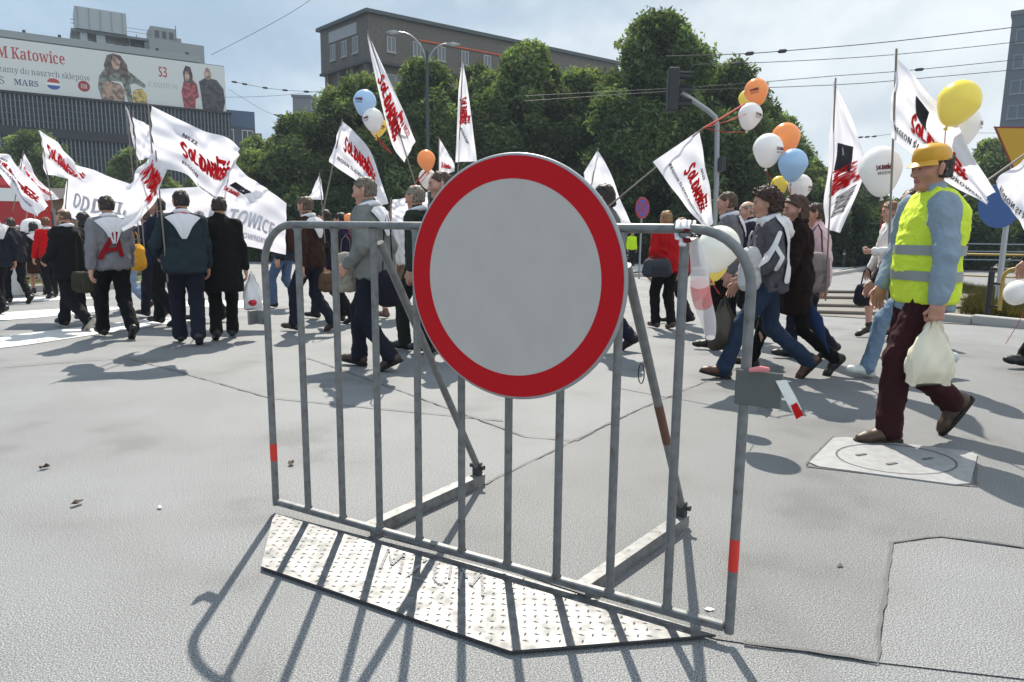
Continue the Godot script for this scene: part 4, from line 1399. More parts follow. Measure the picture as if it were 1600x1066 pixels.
func street_furniture() -> void:
	var steel := mat(lin(.3, .31, .32), .45, .7)
	var darkpost := mat(lin(.05, .065, .065), .6, .2)
	# double street lamp
	var t := thing("street_lamp", "tall double armed street lamp in front of the street trees", "street lamp", Vector3(-3.36, ground_y(-28), -28))
	var b := Buf.new()
	b.tube([Vector3.ZERO, Vector3(0, 4, 0), Vector3(0, 8.3, 0)], [.1, .08, .06], 10)
	obj("post", b, darkpost, t)
	for s in [-1.0, 1.0]:
		b = Buf.new()
		var pts := []
		for k in 9:
			var a := PI / 2 * k / 8
			pts.append(Vector3(s * (1.0 - cos(a)) * (1.05 if s < 0 else .75), 7.6 + sin(a) * (1.35 if s < 0 else .95), 0))
		b.tube(pts, .035, 7)
		obj("arm", b, steel, t)
		b = Buf.new()
		var e: Vector3 = pts[8]
		b.ball(e + Vector3(s * .22, -.02, 0), Vector3(.3, .08, .12), 12)
		obj("lamp_head", b, mat(lin(.35, .36, .36), .4, .2), t)
	# traffic light on a bent arm
	var o := Vector3(4.524, 1.424, -16) as Vector3
	t = thing("traffic_light", "dark traffic light seen from its side on a bent grey arm", "traffic light", Vector3(o.x, ground_y(-16), -16))
	b = Buf.new()
	b.tube([Vector3.ZERO, Vector3(-.03, 2.5, 0), Vector3(-.09, 3.75, 0), Vector3(-.14, 3.92, 0), Vector3(-.3, 4.05, 0), Vector3(-.9, 4.42, 0)], .055, 10)
	obj("pole", b, steel, t)
	b = Buf.new()
	b.box(Vector3(.24, .92, .26), Transform3D(Basis(), Vector3(-1.1, 4.48, 0)), .03)
	obj("housing", b, mat(lin(.02, .022, .025), .6), t)
	for k in 3:
		b = Buf.new()
		for j in 7:
			var a := PI * j / 6
			b.box(Vector3(.3, .012, .06), Transform3D(Basis(Vector3.RIGHT, a - PI / 2), Vector3(-.84, 4.76 - .29 * k + .1 * sin(a), .1 * cos(a))))
		obj("visor", b, mat(lin(.02, .022, .025), .6), t)
	b = Buf.new()
	b.box(Vector3(.1, .3, .6), Transform3D(Basis(), Vector3(.02, 2.9, 0)), .01)
	obj("sign_box", b, mat(lin(.03, .03, .035), .6), t)
	# no stopping sign
	o = Vector3(4.291, 2.021, -24) as Vector3
	t = thing("no_stopping_sign", "small round blue and red no stopping sign on a thin post", "road sign", Vector3(o.x, ground_y(-24), -24))
	var up := o.y - ground_y(-24)
	b = Buf.new()
	b.tube([Vector3.ZERO, Vector3(0, up + .35, 0)], .035, 8)
	obj("post", b, steel, t)
	var face := Basis(Vector3.RIGHT, PI / 2)
	var disc := func(r: float, z0: float, z1: float) -> Buf:
		var q := Buf.new()
		q.lathe([Vector2(0, z0), Vector2(r, z0), Vector2(r, z1), Vector2(0, z1)], 28, Transform3D(face), false)
		return q
	obj("rim", disc.call(.36, .04, .052), mat(lin(.35, .03, .04), .5), t, Transform3D(Basis(Vector3.UP, .3).scaled(Vector3(.75, 1, 1)), Vector3(0, up, 0)))
	obj("face", disc.call(.29, .0525, .056), mat(lin(.1, .07, .3), .5), t, Transform3D(Basis(Vector3.UP, .3).scaled(Vector3(.75, 1, 1)), Vector3(0, up, 0)))
	b = Buf.new()
	for s in [1.0, -1.0]:
		b.box(Vector3(.58, .07, .004), Transform3D(Basis(Vector3(0, 0, 1), s * PI / 4), Vector3(0, 0, .059 + .003 * s)))
	obj("cross_bars", b, mat(lin(.35, .03, .04), .5), t, Transform3D(Basis(Vector3.UP, .3).scaled(Vector3(.75, 1, 1)), Vector3(0, up, 0)))
	# one pale post with a yellow give way triangle above a blue disc
	o = Vector3(9.31, 0.502, -13.5) as Vector3
	t = thing("sign_post", "pale post with an upside down yellow triangle above a round blue sign", "road sign", Vector3(o.x, ground_y(-13.5), -13.5))
	b = Buf.new()
	up = (Vector3(9.3, 3.219, -13.5) as Vector3).y - ground_y(-13.5)
	b.tube([Vector3(0, 0, 0), Vector3(0, up, 0)], .05, 10)
	obj("post", b, mat(lin(.42, .42, .43), .5, .3), t)
	var at_blue := (Vector3(9.105, 1.797, -13.5) as Vector3) - t.position
	obj("blue_disc", disc.call(.41, .055, .068), mat(lin(.02, .08, .26), .45), t, Transform3D(Basis(), Vector3(at_blue.x, at_blue.y, 0)))
	var tri := func(r: float, z0: float, z1: float) -> Buf:
		var q := Buf.new()
		var c := [Vector3(-r, r * .577, z0), Vector3(r, r * .577, z0), Vector3(0, -r * 1.155, z0)]
		var e := [Vector3(-r, r * .577, z1), Vector3(r, r * .577, z1), Vector3(0, -r * 1.155, z1)]
		q.poly([e[2], e[1], e[0]]); q.poly([c[0], c[1], c[2]])
		for k in 3:
			q.poly([c[k], e[k], e[(k + 1) % 3], c[(k + 1) % 3]])
		return q
	var back := Transform3D(Basis(), Vector3(.14, up - .36, .075))
	obj("triangle_border", tri.call(.64, -.012, .006), mat(lin(.2, .02, .02), .5), t, back)
	obj("triangle_face", tri.call(.59, .0065, .012), mat(lin(.48, .27, .008), .5), t, back)
	# tram stop railings
	railing("yellow topped black tram railing panel behind the man in the vest", Vector3(11.509, -0.236, -18.704), Vector3(13.5, -0.192, -16.134), 1.0)
	railing("yellow arched tram railing panel standing nearer, at the verge grass", Vector3(7.638, -0.133, -11.272), Vector3(8.716, -0.096, -9.906), .86)
	# bollards on the far pavement
	for q in [[Vector3(13.855, -0.42, -31.457), "first thin bollard on the far pavement right of the brown coated woman"], [Vector3(15.877, -0.42, -34.042), "second thin bollard on the far pavement under the slanting flag"], [Vector3(11, -0.42, -31.271), "thin bollard on the far pavement behind the hooded woman"]]:
		t = thing("bollard", q[1], "bollard", q[0], 0.0, "thin bollards on the far pavement")
		b = Buf.new()
		b.lathe([Vector2(.06, 0), Vector2(.06, .85), Vector2(.05, .9), Vector2(0, .92)], 10)
		obj("post", b, mat(lin(.06, .06, .06), .6), t)
		b = Buf.new()
		b.lathe([Vector2(.063, .7), Vector2(.063, .78)], 10)
		obj("ring", b, mat(lin(.4, .4, .4), .5), t)
	# planter with flowers
	o = Vector3(20.485, -0.42, -44.8) as Vector3
	t = thing("planter", "long stone planter of flowers at the far edge of the square", "planter", o)
	b = Buf.new()
	b.box(Vector3(4.2, .6, .9), Transform3D(Basis(), Vector3(0, .3, 0)), .04)
	obj("trough", b, mat(lin(.12, .1, .09), .9), t)
	b = Buf.new()
	for k in 260:
		b.ball(Vector3(rng.randf_range(-2, 2), rng.randf_range(.6, .95), rng.randf_range(-.4, .4)), Vector3.ONE * rng.randf_range(.05, .11), 6)
	obj("flowers", b, mat(lin(.14, .2, .03), .9), t).set_meta("kind", "stuff")
	# long low railing before the hedges
	o = Vector3(19.481, 1.123, -34) as Vector3
	t = thing("park_railing", "pale three bar park railing before the dark hedge", "railing", Vector3(o.x, ground_y(-34), -34))
	for y in [.55, .95, 1.3]:
		b = Buf.new()
		b.tube([Vector3(0, y, 0), Vector3(14, y, 0)], .035, 6)
		obj("bar", b, mat(lin(.2, .23, .24), .6), t)
	for k in 8:
		b = Buf.new()
		b.tube([Vector3(k * 2.0, 0, 0), Vector3(k * 2.0, 1.36, 0)], .045, 6)
		obj("post", b, mat(lin(.2, .23, .24), .6), t)
	# bars on the grass island at the left
	for q in [[Vector3(-12.185, -0.207, -17.145), Vector3(-11.017, -0.228, -18.325), "red and white bar railing on the left lawn"], [Vector3(-9.917, -0.228, -18.294), Vector3(-9.096, -0.238, -18.836), "white bar railing behind the man with the red letter"]]:
		var a: Vector3 = q[0]
		var e: Vector3 = q[1]
		t = thing("bar_railing", q[2], "railing", a, 0.0, "bar railings on the left lawn")
		var d := e - a
		for y in [.5, .9]:
			b = Buf.new()
			b.tube([Vector3(0, y, 0), d + Vector3(0, y, 0)], .05, 6)
			obj("bar", b, mat(lin(.6, .58, .56), .6), t)
		for k in 4:
			b = Buf.new()
			b.tube([d * k / 3.0, d * k / 3.0 + Vector3(0, 1, 0)], .06, 6)
			obj("post", b, mat(lin(.4, .4, .38), .6), t)
	o = Vector3(-9.672, -0.171, -13.716) as Vector3
	t = thing("lawn_post", "pale square post standing at the left kerb", "post", o)
	b = Buf.new()
	b.box(Vector3(.16, 1.3, .16), Transform3D(Basis(), Vector3(0, .65, 0)), .015)
	obj("shaft", b, mat(lin(.5, .5, .48), .8), t)
	b = Buf.new()
	b.box(Vector3(.2, .06, .2), Transform3D(Basis(), Vector3(0, 1.33, 0)), .015)
	obj("cap", b, mat(lin(.4, .4, .38), .8), t)
	van()
	# stall behind the left marchers
	o = Vector3(-13.462, -0.308, -22.087) as Vector3
	t = thing("kiosk", "low beige kiosk with a flat roof behind the first marchers", "kiosk", o)
	obj("wall", slab(-3, 3.4, 0, 2.3, -2.5, 0), mat(lin(.25, .22, .16), .9), t)
	obj("roof", slab(-3.3, 3.7, 2.3, 2.6, -2.8, .4), mat(lin(.42, .4, .36), .8), t)
	window(t, -1.4, 1.0, 1.5, 1.0, .01, mat(lin(.3, .3, .28), .7), mat(lin(.04, .05, .06), .2))
	window(t, 1.2, 1.0, 1.5, 1.0, .01, mat(lin(.3, .3, .28), .7), mat(lin(.04, .05, .06), .2))
	# overhead wires
	wire("highest overhead wire at the right, with a dark clamp", [Vector3(4.854, 6.865, -24), Vector3(7.23, 7.053, -24), Vector3(8.814, 7.212, -24), Vector3(12.264, 7.512, -24), Vector3(17.153, 8.044, -24)], .014, [.3, .48])
	wire("second overhead wire at the right, below the clamped one", [Vector3(5.698, 6.618, -24), Vector3(8.178, 6.829, -24), Vector3(12.302, 7.12, -24), Vector3(17.215, 7.576, -24)], .011, [.22])
	wire("third overhead wire at the right, with a small clamp by the big flag", [Vector3(0.309, 5.57, -24), Vector3(6.147, 6.027, -24), Vector3(10.287, 6.44, -24), Vector3(12.974, 6.634, -24), Vector3(17.288, 7.027, -24)], .011, [.76])
	wire("lowest overhead wire at the right, behind the big flag", [Vector3(0.312, 5.409, -24), Vector3(5.319, 5.876, -24), Vector3(10.311, 6.162, -24), Vector3(13.002, 6.356, -24), Vector3(17.33, 6.711, -24)], .011, [])
	wire("thin wire crossing high above the department store", [Vector3(-16.486, 10.373, -40), Vector3(-13.302, 12.05, -40), Vector3(-11.201, 13.242, -40), Vector3(-9.806, 14.222, -40)], .012, [])
	wire("left catenary wire with a row of small insulators", [Vector3(-15.478, 9.027, -40), Vector3(-13.433, 8.787, -40), Vector3(-11.346, 8.648, -40), Vector3(-8.559, 8.484, -40)], .012, [.03, .12, .3, .48, .66])
	wire("thin left wire below the row of insulators", [Vector3(-16.253, 8.181, -40), Vector3(-13.099, 8.424, -40), Vector3(-9.951, 8.666, -40)], .01, [])
	wire("lowest left wire sloping down with two insulators", [Vector3(-15.604, 8.592, -40), Vector3(-13.553, 7.544, -40), Vector3(-12.617, 7.287, -40)], .01, [.72, .92])
	wire("beaded wire far behind the big flag", [Vector3(20.403, 7.167, -45), Vector3(21.97, 7.341, -45), Vector3(24.317, 7.601, -45), Vector3(29.854, 7.56, -45)], .012, [.06, .14, .22, .3, .38])
	manhole()
	for q in [[Vector3(-1.903, 0, -2.941), "dry curled leaf on the asphalt left of the white scrap"], [Vector3(-1.138, 0, -3.511), "small twisted dry leaf inside the barrier's first gap"], [Vector3(-2.347, 0, -3.402), "tiny dry leaf lying alone on the open asphalt"]]:
		b = Buf.new()
		b.grid([[Vector3(-.02, .008, -.012), Vector3(0, .02, -.015), Vector3(.025, .006, -.008)], [Vector3(-.024, .012, 0), Vector3(0, .004, 0), Vector3(.03, .014, 0)], [Vector3(-.015, .022, .012), Vector3(0, .01, .014), Vector3(.02, .02, .01)]])
		var lf := obj("dry_leaf", b, mat(lin(.06, .045, .03), .9), null, Transform3D(Basis(Vector3.UP, rng.randf() * 6), q[0] + Vector3(0, .003, 0)))
		tag(lf, q[1], "leaf", "dry leaves on the asphalt")

func railing(label: String, a: Vector3, e: Vector3, high: float) -> void:
	var t := thing("tram_railing", label, "railing", a, 0.0, "tram stop railings")
	var d := e - a
	var yellow := mat(lin(.36, .24, .05), .6)
	var black := mat(lin(.012, .012, .014), .5)
	var b := Buf.new()
	b.tube([Vector3.ZERO, Vector3(0, high * .95, 0)], .045, 8)
	obj("post", b, black, t)
	var x := d.normalized()
	b = Buf.new()
	var pts := [x * .16 + Vector3(0, .2, 0)]
	for k in 6:
		var ang := PI / 2 * k / 5
		pts.append(x * (.16 + .16 * (1 - cos(ang))) + Vector3(0, high - .16 + .16 * sin(ang), 0))
	pts.append(d + Vector3(0, high, 0))
	b.tube(pts, .03, 8)
	obj("frame", b, yellow, t)
	b = Buf.new()
	b.tube([x * .16 + Vector3(0, high * .45, 0), d + Vector3(0, high * .45, 0)], .02, 7)
	obj("bar", b, yellow, t)
	for y in [.3, .72]:
		b = Buf.new()
		b.tube([Vector3(0, high * y, 0), x * .16 + Vector3(0, high * y, 0)], .022, 6)
		obj("bracket", b, black, t)

func van() -> void:
	var o := Vector3(-13.2, -0.213, -17.458) as Vector3
	var t := thing("van", "red van with a white band parked behind the left marchers", "van", o, .25)
	var red := mat(lin(.35, .015, .02), .35)
	var b := Buf.new()
	b.box(Vector3(5.2, 2.0, 2.0), Transform3D(Basis(), Vector3(-1.2, 1.5, 0)), .18)
	obj("body", b, red, t)
	obj("white_band", slab(-3.75, 1.35, 1.95, 2.25, .96, 1.012), mat(lin(.7, .7, .7), .5), t)
	obj("window", slab(-3.4, -1.6, 1.15, 1.7, .96, 1.012), mat(lin(.03, .035, .04), .15), t)
	obj("window", slab(-1.3, .9, 1.15, 1.7, .96, 1.012), mat(lin(.03, .035, .04), .15), t)
	for x in [-2.8, .5]:
		b = Buf.new()
		b.lathe([Vector2(0, -.1), Vector2(.28, -.1), Vector2(.34, -.06), Vector2(.34, .08), Vector2(.28, .12), Vector2(0, .12)], 18, Transform3D(Basis(Vector3.RIGHT, PI / 2), Vector3(x, .34, .95)))
		var w := obj("wheel", b, mat(lin(.02, .02, .02), .8), t)
		b = Buf.new()
		b.lathe([Vector2(0, .121), Vector2(.18, .121), Vector2(.19, .11)], 14, Transform3D(Basis(Vector3.RIGHT, PI / 2), Vector3(x, .34, .952)))
		obj("rim", b, mat(lin(.3, .3, .3), .4, .6), w)

func manhole() -> void:
	var c := [Vector3(1.969, 0, -4.148), Vector3(1.565, 0, -3.592), Vector3(2.286, 0, -3.318), Vector3(2.648, 0, -3.856)]
	var mid: Vector3 = (c[0] + c[1] + c[2] + c[3]) / 4
	var t := thing("manhole_cover", "round manhole lid in a square pale concrete frame near the walking man's foot", "manhole cover", mid)
	var b := Buf.new()
	var r := minf(c[0].distance_to(c[1]), c[0].distance_to(c[3])) * .44
	var m := 36
	var outer := []
	# frame: from the ring to the square
	var ex: Vector3 = (c[3] - c[0]) / 2
	var ez: Vector3 = (c[1] - c[0]) / 2
	for k in m + 1:
		var a := TAU * k / m
		var w := Vector2(cos(a), sin(a))
		var q := w / maxf(absf(w.x), absf(w.y))
		outer.append([ex * w.x * .8 + ez * w.y * .86 + Vector3(0, .012, 0), ex * q.x + ez * q.y + Vector3(0, .012, 0), ex * q.x + ez * q.y])
	for k in m:
		var q4 := [outer[k][0], outer[k][1], outer[k + 1][1], outer[k + 1][0]]
		var e4 := [outer[k][1], outer[k][2], outer[k + 1][2], outer[k + 1][1]]
		if (q4[1] - q4[0]).cross(q4[2] - q4[0]).y < 0:
			q4.reverse(); e4.reverse()
		b.poly(q4); b.poly(e4)
	var conc := StandardMaterial3D.new()
	conc.albedo_texture = noise_tex(.05, 256, [[.2, Color(.55, .555, .56)], [.8, Color(.6, .605, .61)]], FastNoiseLite.TYPE_SIMPLEX, false, 0, 4, 33)
	conc.roughness = .5; conc.uv1_triplanar = true; conc.metallic = .25
	obj("frame", b, conc, t)
	struct("road_joint", crack([Vector2(c[0].x, c[0].z), Vector2(c[1].x, c[1].z), Vector2(c[2].x, c[2].z), Vector2(c[3].x, c[3].z), Vector2(c[0].x, c[0].z)], .02, .0075, .006), mat(lin(.09, .085, .08), .9))
	b = Buf.new()
	var ring := []
	for k in m:
		var a := TAU * k / m
		ring.append(ex * cos(a) * .775 + ez * sin(a) * .83 + Vector3(0, .011, 0))
	if (ring[1] - ring[0]).cross(ring[2] - ring[0]).y < 0:
		ring.reverse()
	b.poly(ring)
	for k in b.n.size():
		b.n[k] = Vector3.UP
	obj("lid", b, conc, t)
	b = Buf.new()
	var gap := []
	for k in m + 1:
		var a := TAU * k / m
		gap.append([ex * cos(a) * .8 + ez * sin(a) * .86 + Vector3(0, .0125, 0), ex * cos(a) * .77 + ez * sin(a) * .82 + Vector3(0, .0125, 0)])
	b.grid(gap)
	for k in b.n.size():
		b.n[k] = Vector3.UP
	obj("gap", b, mat(lin(.08, .08, .085), .8), t)
	for s in [Vector2(-.45, .05), Vector2(.4, -.2), Vector2(.0, .35)]:
		b = Buf.new()
		b.box(Vector3(.07, .004, .018), Transform3D(Basis(Vector3.UP, .4), ex * s.x + ez * s.y + Vector3(0, .0135, 0)))
		obj("slot", b, mat(lin(.1, .1, .1), .8), t)

func barrier() -> void:
	var W := 1.92
	var H := 1.232
	var o := Vector3(-.173, 0, -2.426)
	var t := thing("crowd_barrier", "grey steel crowd barrier of upright bars standing on the asphalt", "barrier", o, -.511)
	t.rotation = Vector3(0, -.511, 0)
	t.transform.basis = t.transform.basis * Basis(Vector3.RIGHT, .008)
	var zinc := StandardMaterial3D.new()
	zinc.albedo_texture = noise_tex(.03, 256, [[.1, lin(.13, .095, .07)], [.2, lin(.15, .158, .16)], [.5, lin(.18, .188, .19)], [.8, lin(.21, .218, .22)]], FastNoiseLite.TYPE_SIMPLEX, false, 0, 4, 41)
	zinc.uv1_triplanar = true; zinc.uv1_scale = Vector3.ONE * 2.0
	zinc.metallic = .35; zinc.roughness = .5
	var red := mat(lin(.62, .03, .02), .45)
	# bent outer tube
	var R := .165
	var pts := [Vector3(-W / 2, .035, 0)]
	for k in 9:
		var a := PI / 2 * k / 8
		pts.append(Vector3(-W / 2 + R * (1 - cos(a)), H - R + R * sin(a), 0))
	for k in 9:
		var a := PI / 2 * k / 8
		pts.append(Vector3(W / 2 - R + R * sin(a), H - R + R * cos(a), 0))
	pts.append(Vector3(W / 2, .035, 0))
	var b := Buf.new()
	b.tube(pts, .0145, 14)
	obj("outer_tube", b, zinc, t)
	b = Buf.new()
	b.box(Vector3(W - .03, .026, .026), Transform3D(Basis(), Vector3(0, .05, 0)), .004)
	obj("bottom_rail", b, zinc, t)
	for k in range(1, 10):
		b = Buf.new()
		b.tube([Vector3(-W / 2 + W * k / 10, .055, 0), Vector3(-W / 2 + W * k / 10, H - .012, 0)], .0138, 10)
		b.tube([Vector3(-W / 2 + W * k / 10, .062, 0), Vector3(-W / 2 + W * k / 10, .072, 0)], [.0185, .0142], 10)
		b.tube([Vector3(-W / 2 + W * k / 10, H - .026, 0), Vector3(-W / 2 + W * k / 10, H - .012, 0)], [.0142, .0195], 10)
		obj("bar", b, zinc, t)
	for s in [[-1.0, .235, .31], [1.0, .235, .335]]:
		b = Buf.new()
		b.lathe([Vector2(.0152, s[1]), Vector2(.0152, s[2])], 16, Transform3D(Basis(), Vector3(s[0] * W / 2, 0, 0)))
		obj("red_band", b, red, t)
	# coupling lugs
	b = Buf.new()
	b.box(Vector3(.05, .06, .012), Transform3D(Basis(), Vector3(-W / 2 - .04, .85, 0)), .003)
	b.box(Vector3(.012, .06, .05), Transform3D(Basis(), Vector3(-W / 2 - .062, .85, .02)), .003)
	obj("lug", b, zinc, t)
	b = Buf.new()
	b.box(Vector3(.125, .1, .007), Transform3D(Basis(), Vector3(W / 2 + .04, .795, .02)), .002)
	obj("lug_plate", b, mat(lin(.11, .115, .105), .7, .1), t)
	b = Buf.new()
	b.box(Vector3(.035, .03, .006), Transform3D(Basis(Vector3(0, 0, 1), -.5), Vector3(W / 2 + .06, .735, .012)), .002)
	obj("lug", b, zinc, t)
	# feet and struts, going back from the bottom rail
	var inv := t.transform.affine_inverse()
	for q in [[-.53, -2.731, -.14, -3.269, 3, 1.17], [.29, -2.291, .732, -2.805, 8, 1.12]]:
		var a: Vector3 = inv * Vector3(q[0], 0.0, q[1])
		var e: Vector3 = inv * Vector3(q[2], 0.0, q[3])
		a.z = -.01
		var len := a.distance_to(e)
		var turn := Basis(Vector3.UP, atan2(-(e.z - a.z), e.x - a.x))
		b = Buf.new()
		b.box(Vector3(len, .006, .05), Transform3D(turn, (a + e) / 2 + Vector3(0, .052, 0)), .001)
		b.box(Vector3(len, .045, .006), Transform3D(turn, (a + e) / 2 + Vector3(0, .0275, 0) + turn * Vector3(0, 0, .021)), .001)
		var ft := obj("foot", b, zinc, t)
		b = Buf.new()
		b.box(Vector3(.03, .07, .045), Transform3D(turn, e + Vector3(0, .085, 0) - turn * Vector3(.03, 0, 0)), .004)
		b.tube([e + turn * Vector3(-.03, .1, -.04), e + turn * Vector3(-.03, .1, .04)], .012, 8)
		obj("hinge", b, mat(lin(.05, .05, .05), .6, .3), ft)
		var top := Vector3(-W / 2 + W * q[4] / 10 + .01, q[5], -.022)
		b = Buf.new()
		b.tube([e + Vector3(0, .1, 0) - turn * Vector3(.03, 0, 0), top], .016, 9)
		obj("strut", b, zinc, t)
		if q[4] == 8:
			b = Buf.new()
			var s0: Vector3 = (e + Vector3(0, .1, 0) - turn * Vector3(.03, 0, 0))
			var lo := s0.lerp(top, .33)
			var hi := s0.lerp(top, .5)
			b.tube([lo, hi], .0166, 9)
			obj("rust_band", b, mat(lin(.13, .06, .045), .8), t)
			var loop := []
			var c := s0.lerp(top, .66) + Vector3(-.02, -.03, .02)
			for k in 11:
				loop.append(c + Vector3(.014 * sin(TAU * k / 10), .035 * cos(TAU * k / 10), .01 * sin(TAU * k / 10)))
			b = Buf.new()
			b.tube(loop, .0022, 5, false)
			obj("pin_ring", b, mat(lin(.05, .05, .05), .5, .5), t)
	# the round sign
	var sg := thing("no_entry_sign", "large round road sign with a red border and blank grey white field", "road sign")
	sg.transform = t.transform * Transform3D(Basis(Vector3.RIGHT, PI / 2), Vector3(.228, 1.068, .05))
	var r := .393
	b = Buf.new()
	b.lathe([Vector2(0, -.012), Vector2(r - .012, -.012), Vector2(r - .004, -.008), Vector2(r, 0), Vector2(r, .008), Vector2(r - .003, .011), Vector2(r - .008, .0125), Vector2(0, .0125)], 96)
	obj("plate", b, mat(lin(.32, .33, .34), .5, .3), sg)
	b = Buf.new()
	var ri := r * .797
	b.lathe([Vector2(r - .009, .0135), Vector2(ri - .001, .0135)], 96)
	for k in b.n.size():
		b.n[k] = Vector3.UP
	var rm := mat(lin(.46, .006, .012), .6)
	rm.metallic_specular = .25
	rm.clearcoat_enabled = true; rm.clearcoat = .08; rm.clearcoat_roughness = .3
	obj("red_border", b, rm, sg)
	b = Buf.new()
	b.lathe([Vector2(ri, .0139), Vector2(0, .0139)], 96)
	for k in b.n.size():
		b.n[k] = Vector3.UP
	var wm := StandardMaterial3D.new()
	wm.albedo_texture = noise_tex(.012, 512, [[.2, lin(.445, .42, .39)], [.5, lin(.455, .43, .4)], [.8, lin(.465, .44, .408)]], FastNoiseLite.TYPE_SIMPLEX_SMOOTH, false, 0, 5, 51)
	wm.uv1_triplanar = true; wm.uv1_scale = Vector3.ONE * 1.3; wm.roughness = .6
	obj("field", b, wm, sg)
	for s in [-.1, .1]:
		b = Buf.new()
		b.box(Vector3(.6, .025, .03), Transform3D(Basis(), Vector3(0, -.028, s)), .003)
		obj("clamp", b, zinc, sg)
	# checker plate on the ground before the barrier
	plate()
	# ribbon tied to the top tube, tails and ribbon on the lug
	var tie := thing("ribbon", "knotted red and white ribbon tied round the barrier's top tube", "ribbon", t.transform * Vector3(.765, H, 0), 0.0, "ribbons on the barrier")
	for k in 2:
		b = Buf.new()
		for j in 4:
			var a := j * 1.7 + k * .8
			b.tube([Vector3(-.025 + .016 * j, .0, .022), Vector3(-.02 + .016 * j, .024, .006), Vector3(-.025 + .02 * j, .01, -.022), Vector3(-.02 + .016 * j, -.024, 0), Vector3(-.025 + .016 * j, -.03 - .02 * sin(a), .024)], .008 + .003 * sin(a), 6, true, .45)
		obj("white_loop" if k == 0 else "red_loop", b, cloth(Color(.85, .85, .85)) if k == 0 else cloth(Color(.42, .12, .14)), tie, Transform3D(Basis(Vector3.UP, .3 * k).scaled(Vector3.ONE * (.95 - .25 * k)), Vector3(.012 * k, -.006 * k, .004 * k)))
	tie = thing("ribbon", "red and white ribbon end hanging from the barrier's right lug plate", "ribbon", t.transform * Vector3(W / 2 + .085, .825, .028), 0.0, "ribbons on the barrier")
	b = Buf.new()
	b.grid([[Vector3(.0, .0, 0), Vector3(.025, .005, .01)], [Vector3(.025, -.05, .015), Vector3(.048, -.035, .02)], [Vector3(.05, -.09, .01), Vector3(.07, -.075, .02)]])
	obj("white_tail", b, cloth(Color(.9, .9, .88)), tie)
	b = Buf.new()
	b.grid([[Vector3(.04, -.065, .017), Vector3(.054, -.055, .02)], [Vector3(.06, -.105, .012), Vector3(.075, -.09, .022)]])
	obj("red_tail", b, cloth(Color(.75, .12, .12)), tie)
	b = Buf.new()
	b.tube([Vector3(-.07, .026, -.012), Vector3(-.04, .03, -.01), Vector3(-.015, .028, -.014)], [.006, .009, .006], 7)
	obj("knot", b, cloth(Color(.8, .5, .52)), tie)
	# inflated clapper stick hanging from the ribbon
	var st := thing("clapper_stick", "long see through inflated clapper stick with a pink band hanging from the barrier", "clapper stick", Vector3(0.528, 1.206, -2.1))
	var low := (Vector3(0.641, 0.886, -2.25) as Vector3) - st.position
	var film := StandardMaterial3D.new()
	film.albedo_color = Color(.9, .9, .92, .42); film.transparency = BaseMaterial3D.TRANSPARENCY_ALPHA; film.roughness = .3
	b = Buf.new()
	var line := []
	var rad := []
	for k in 15:
		var s := k / 14.0
		line.append(low * s + Vector3(.006 * sin(s * 9), 0, .01 * sin(s * 5)))
		rad.append(.009 + .02 * pow(sin(PI * clampf(s * .93 + .04, 0, 1)), .5))
	b.tube(line, rad, 14)
	obj("film", b, film, st)
	b = Buf.new()
	b.tube(line.slice(6, 10), rad.slice(6, 10).map(func(q): return q + .001), 14, false)
	var pink := film.duplicate() as StandardMaterial3D
	pink.albedo_color = Color(.85, .3, .3, .5)
	obj("pink_band", b, pink, st)

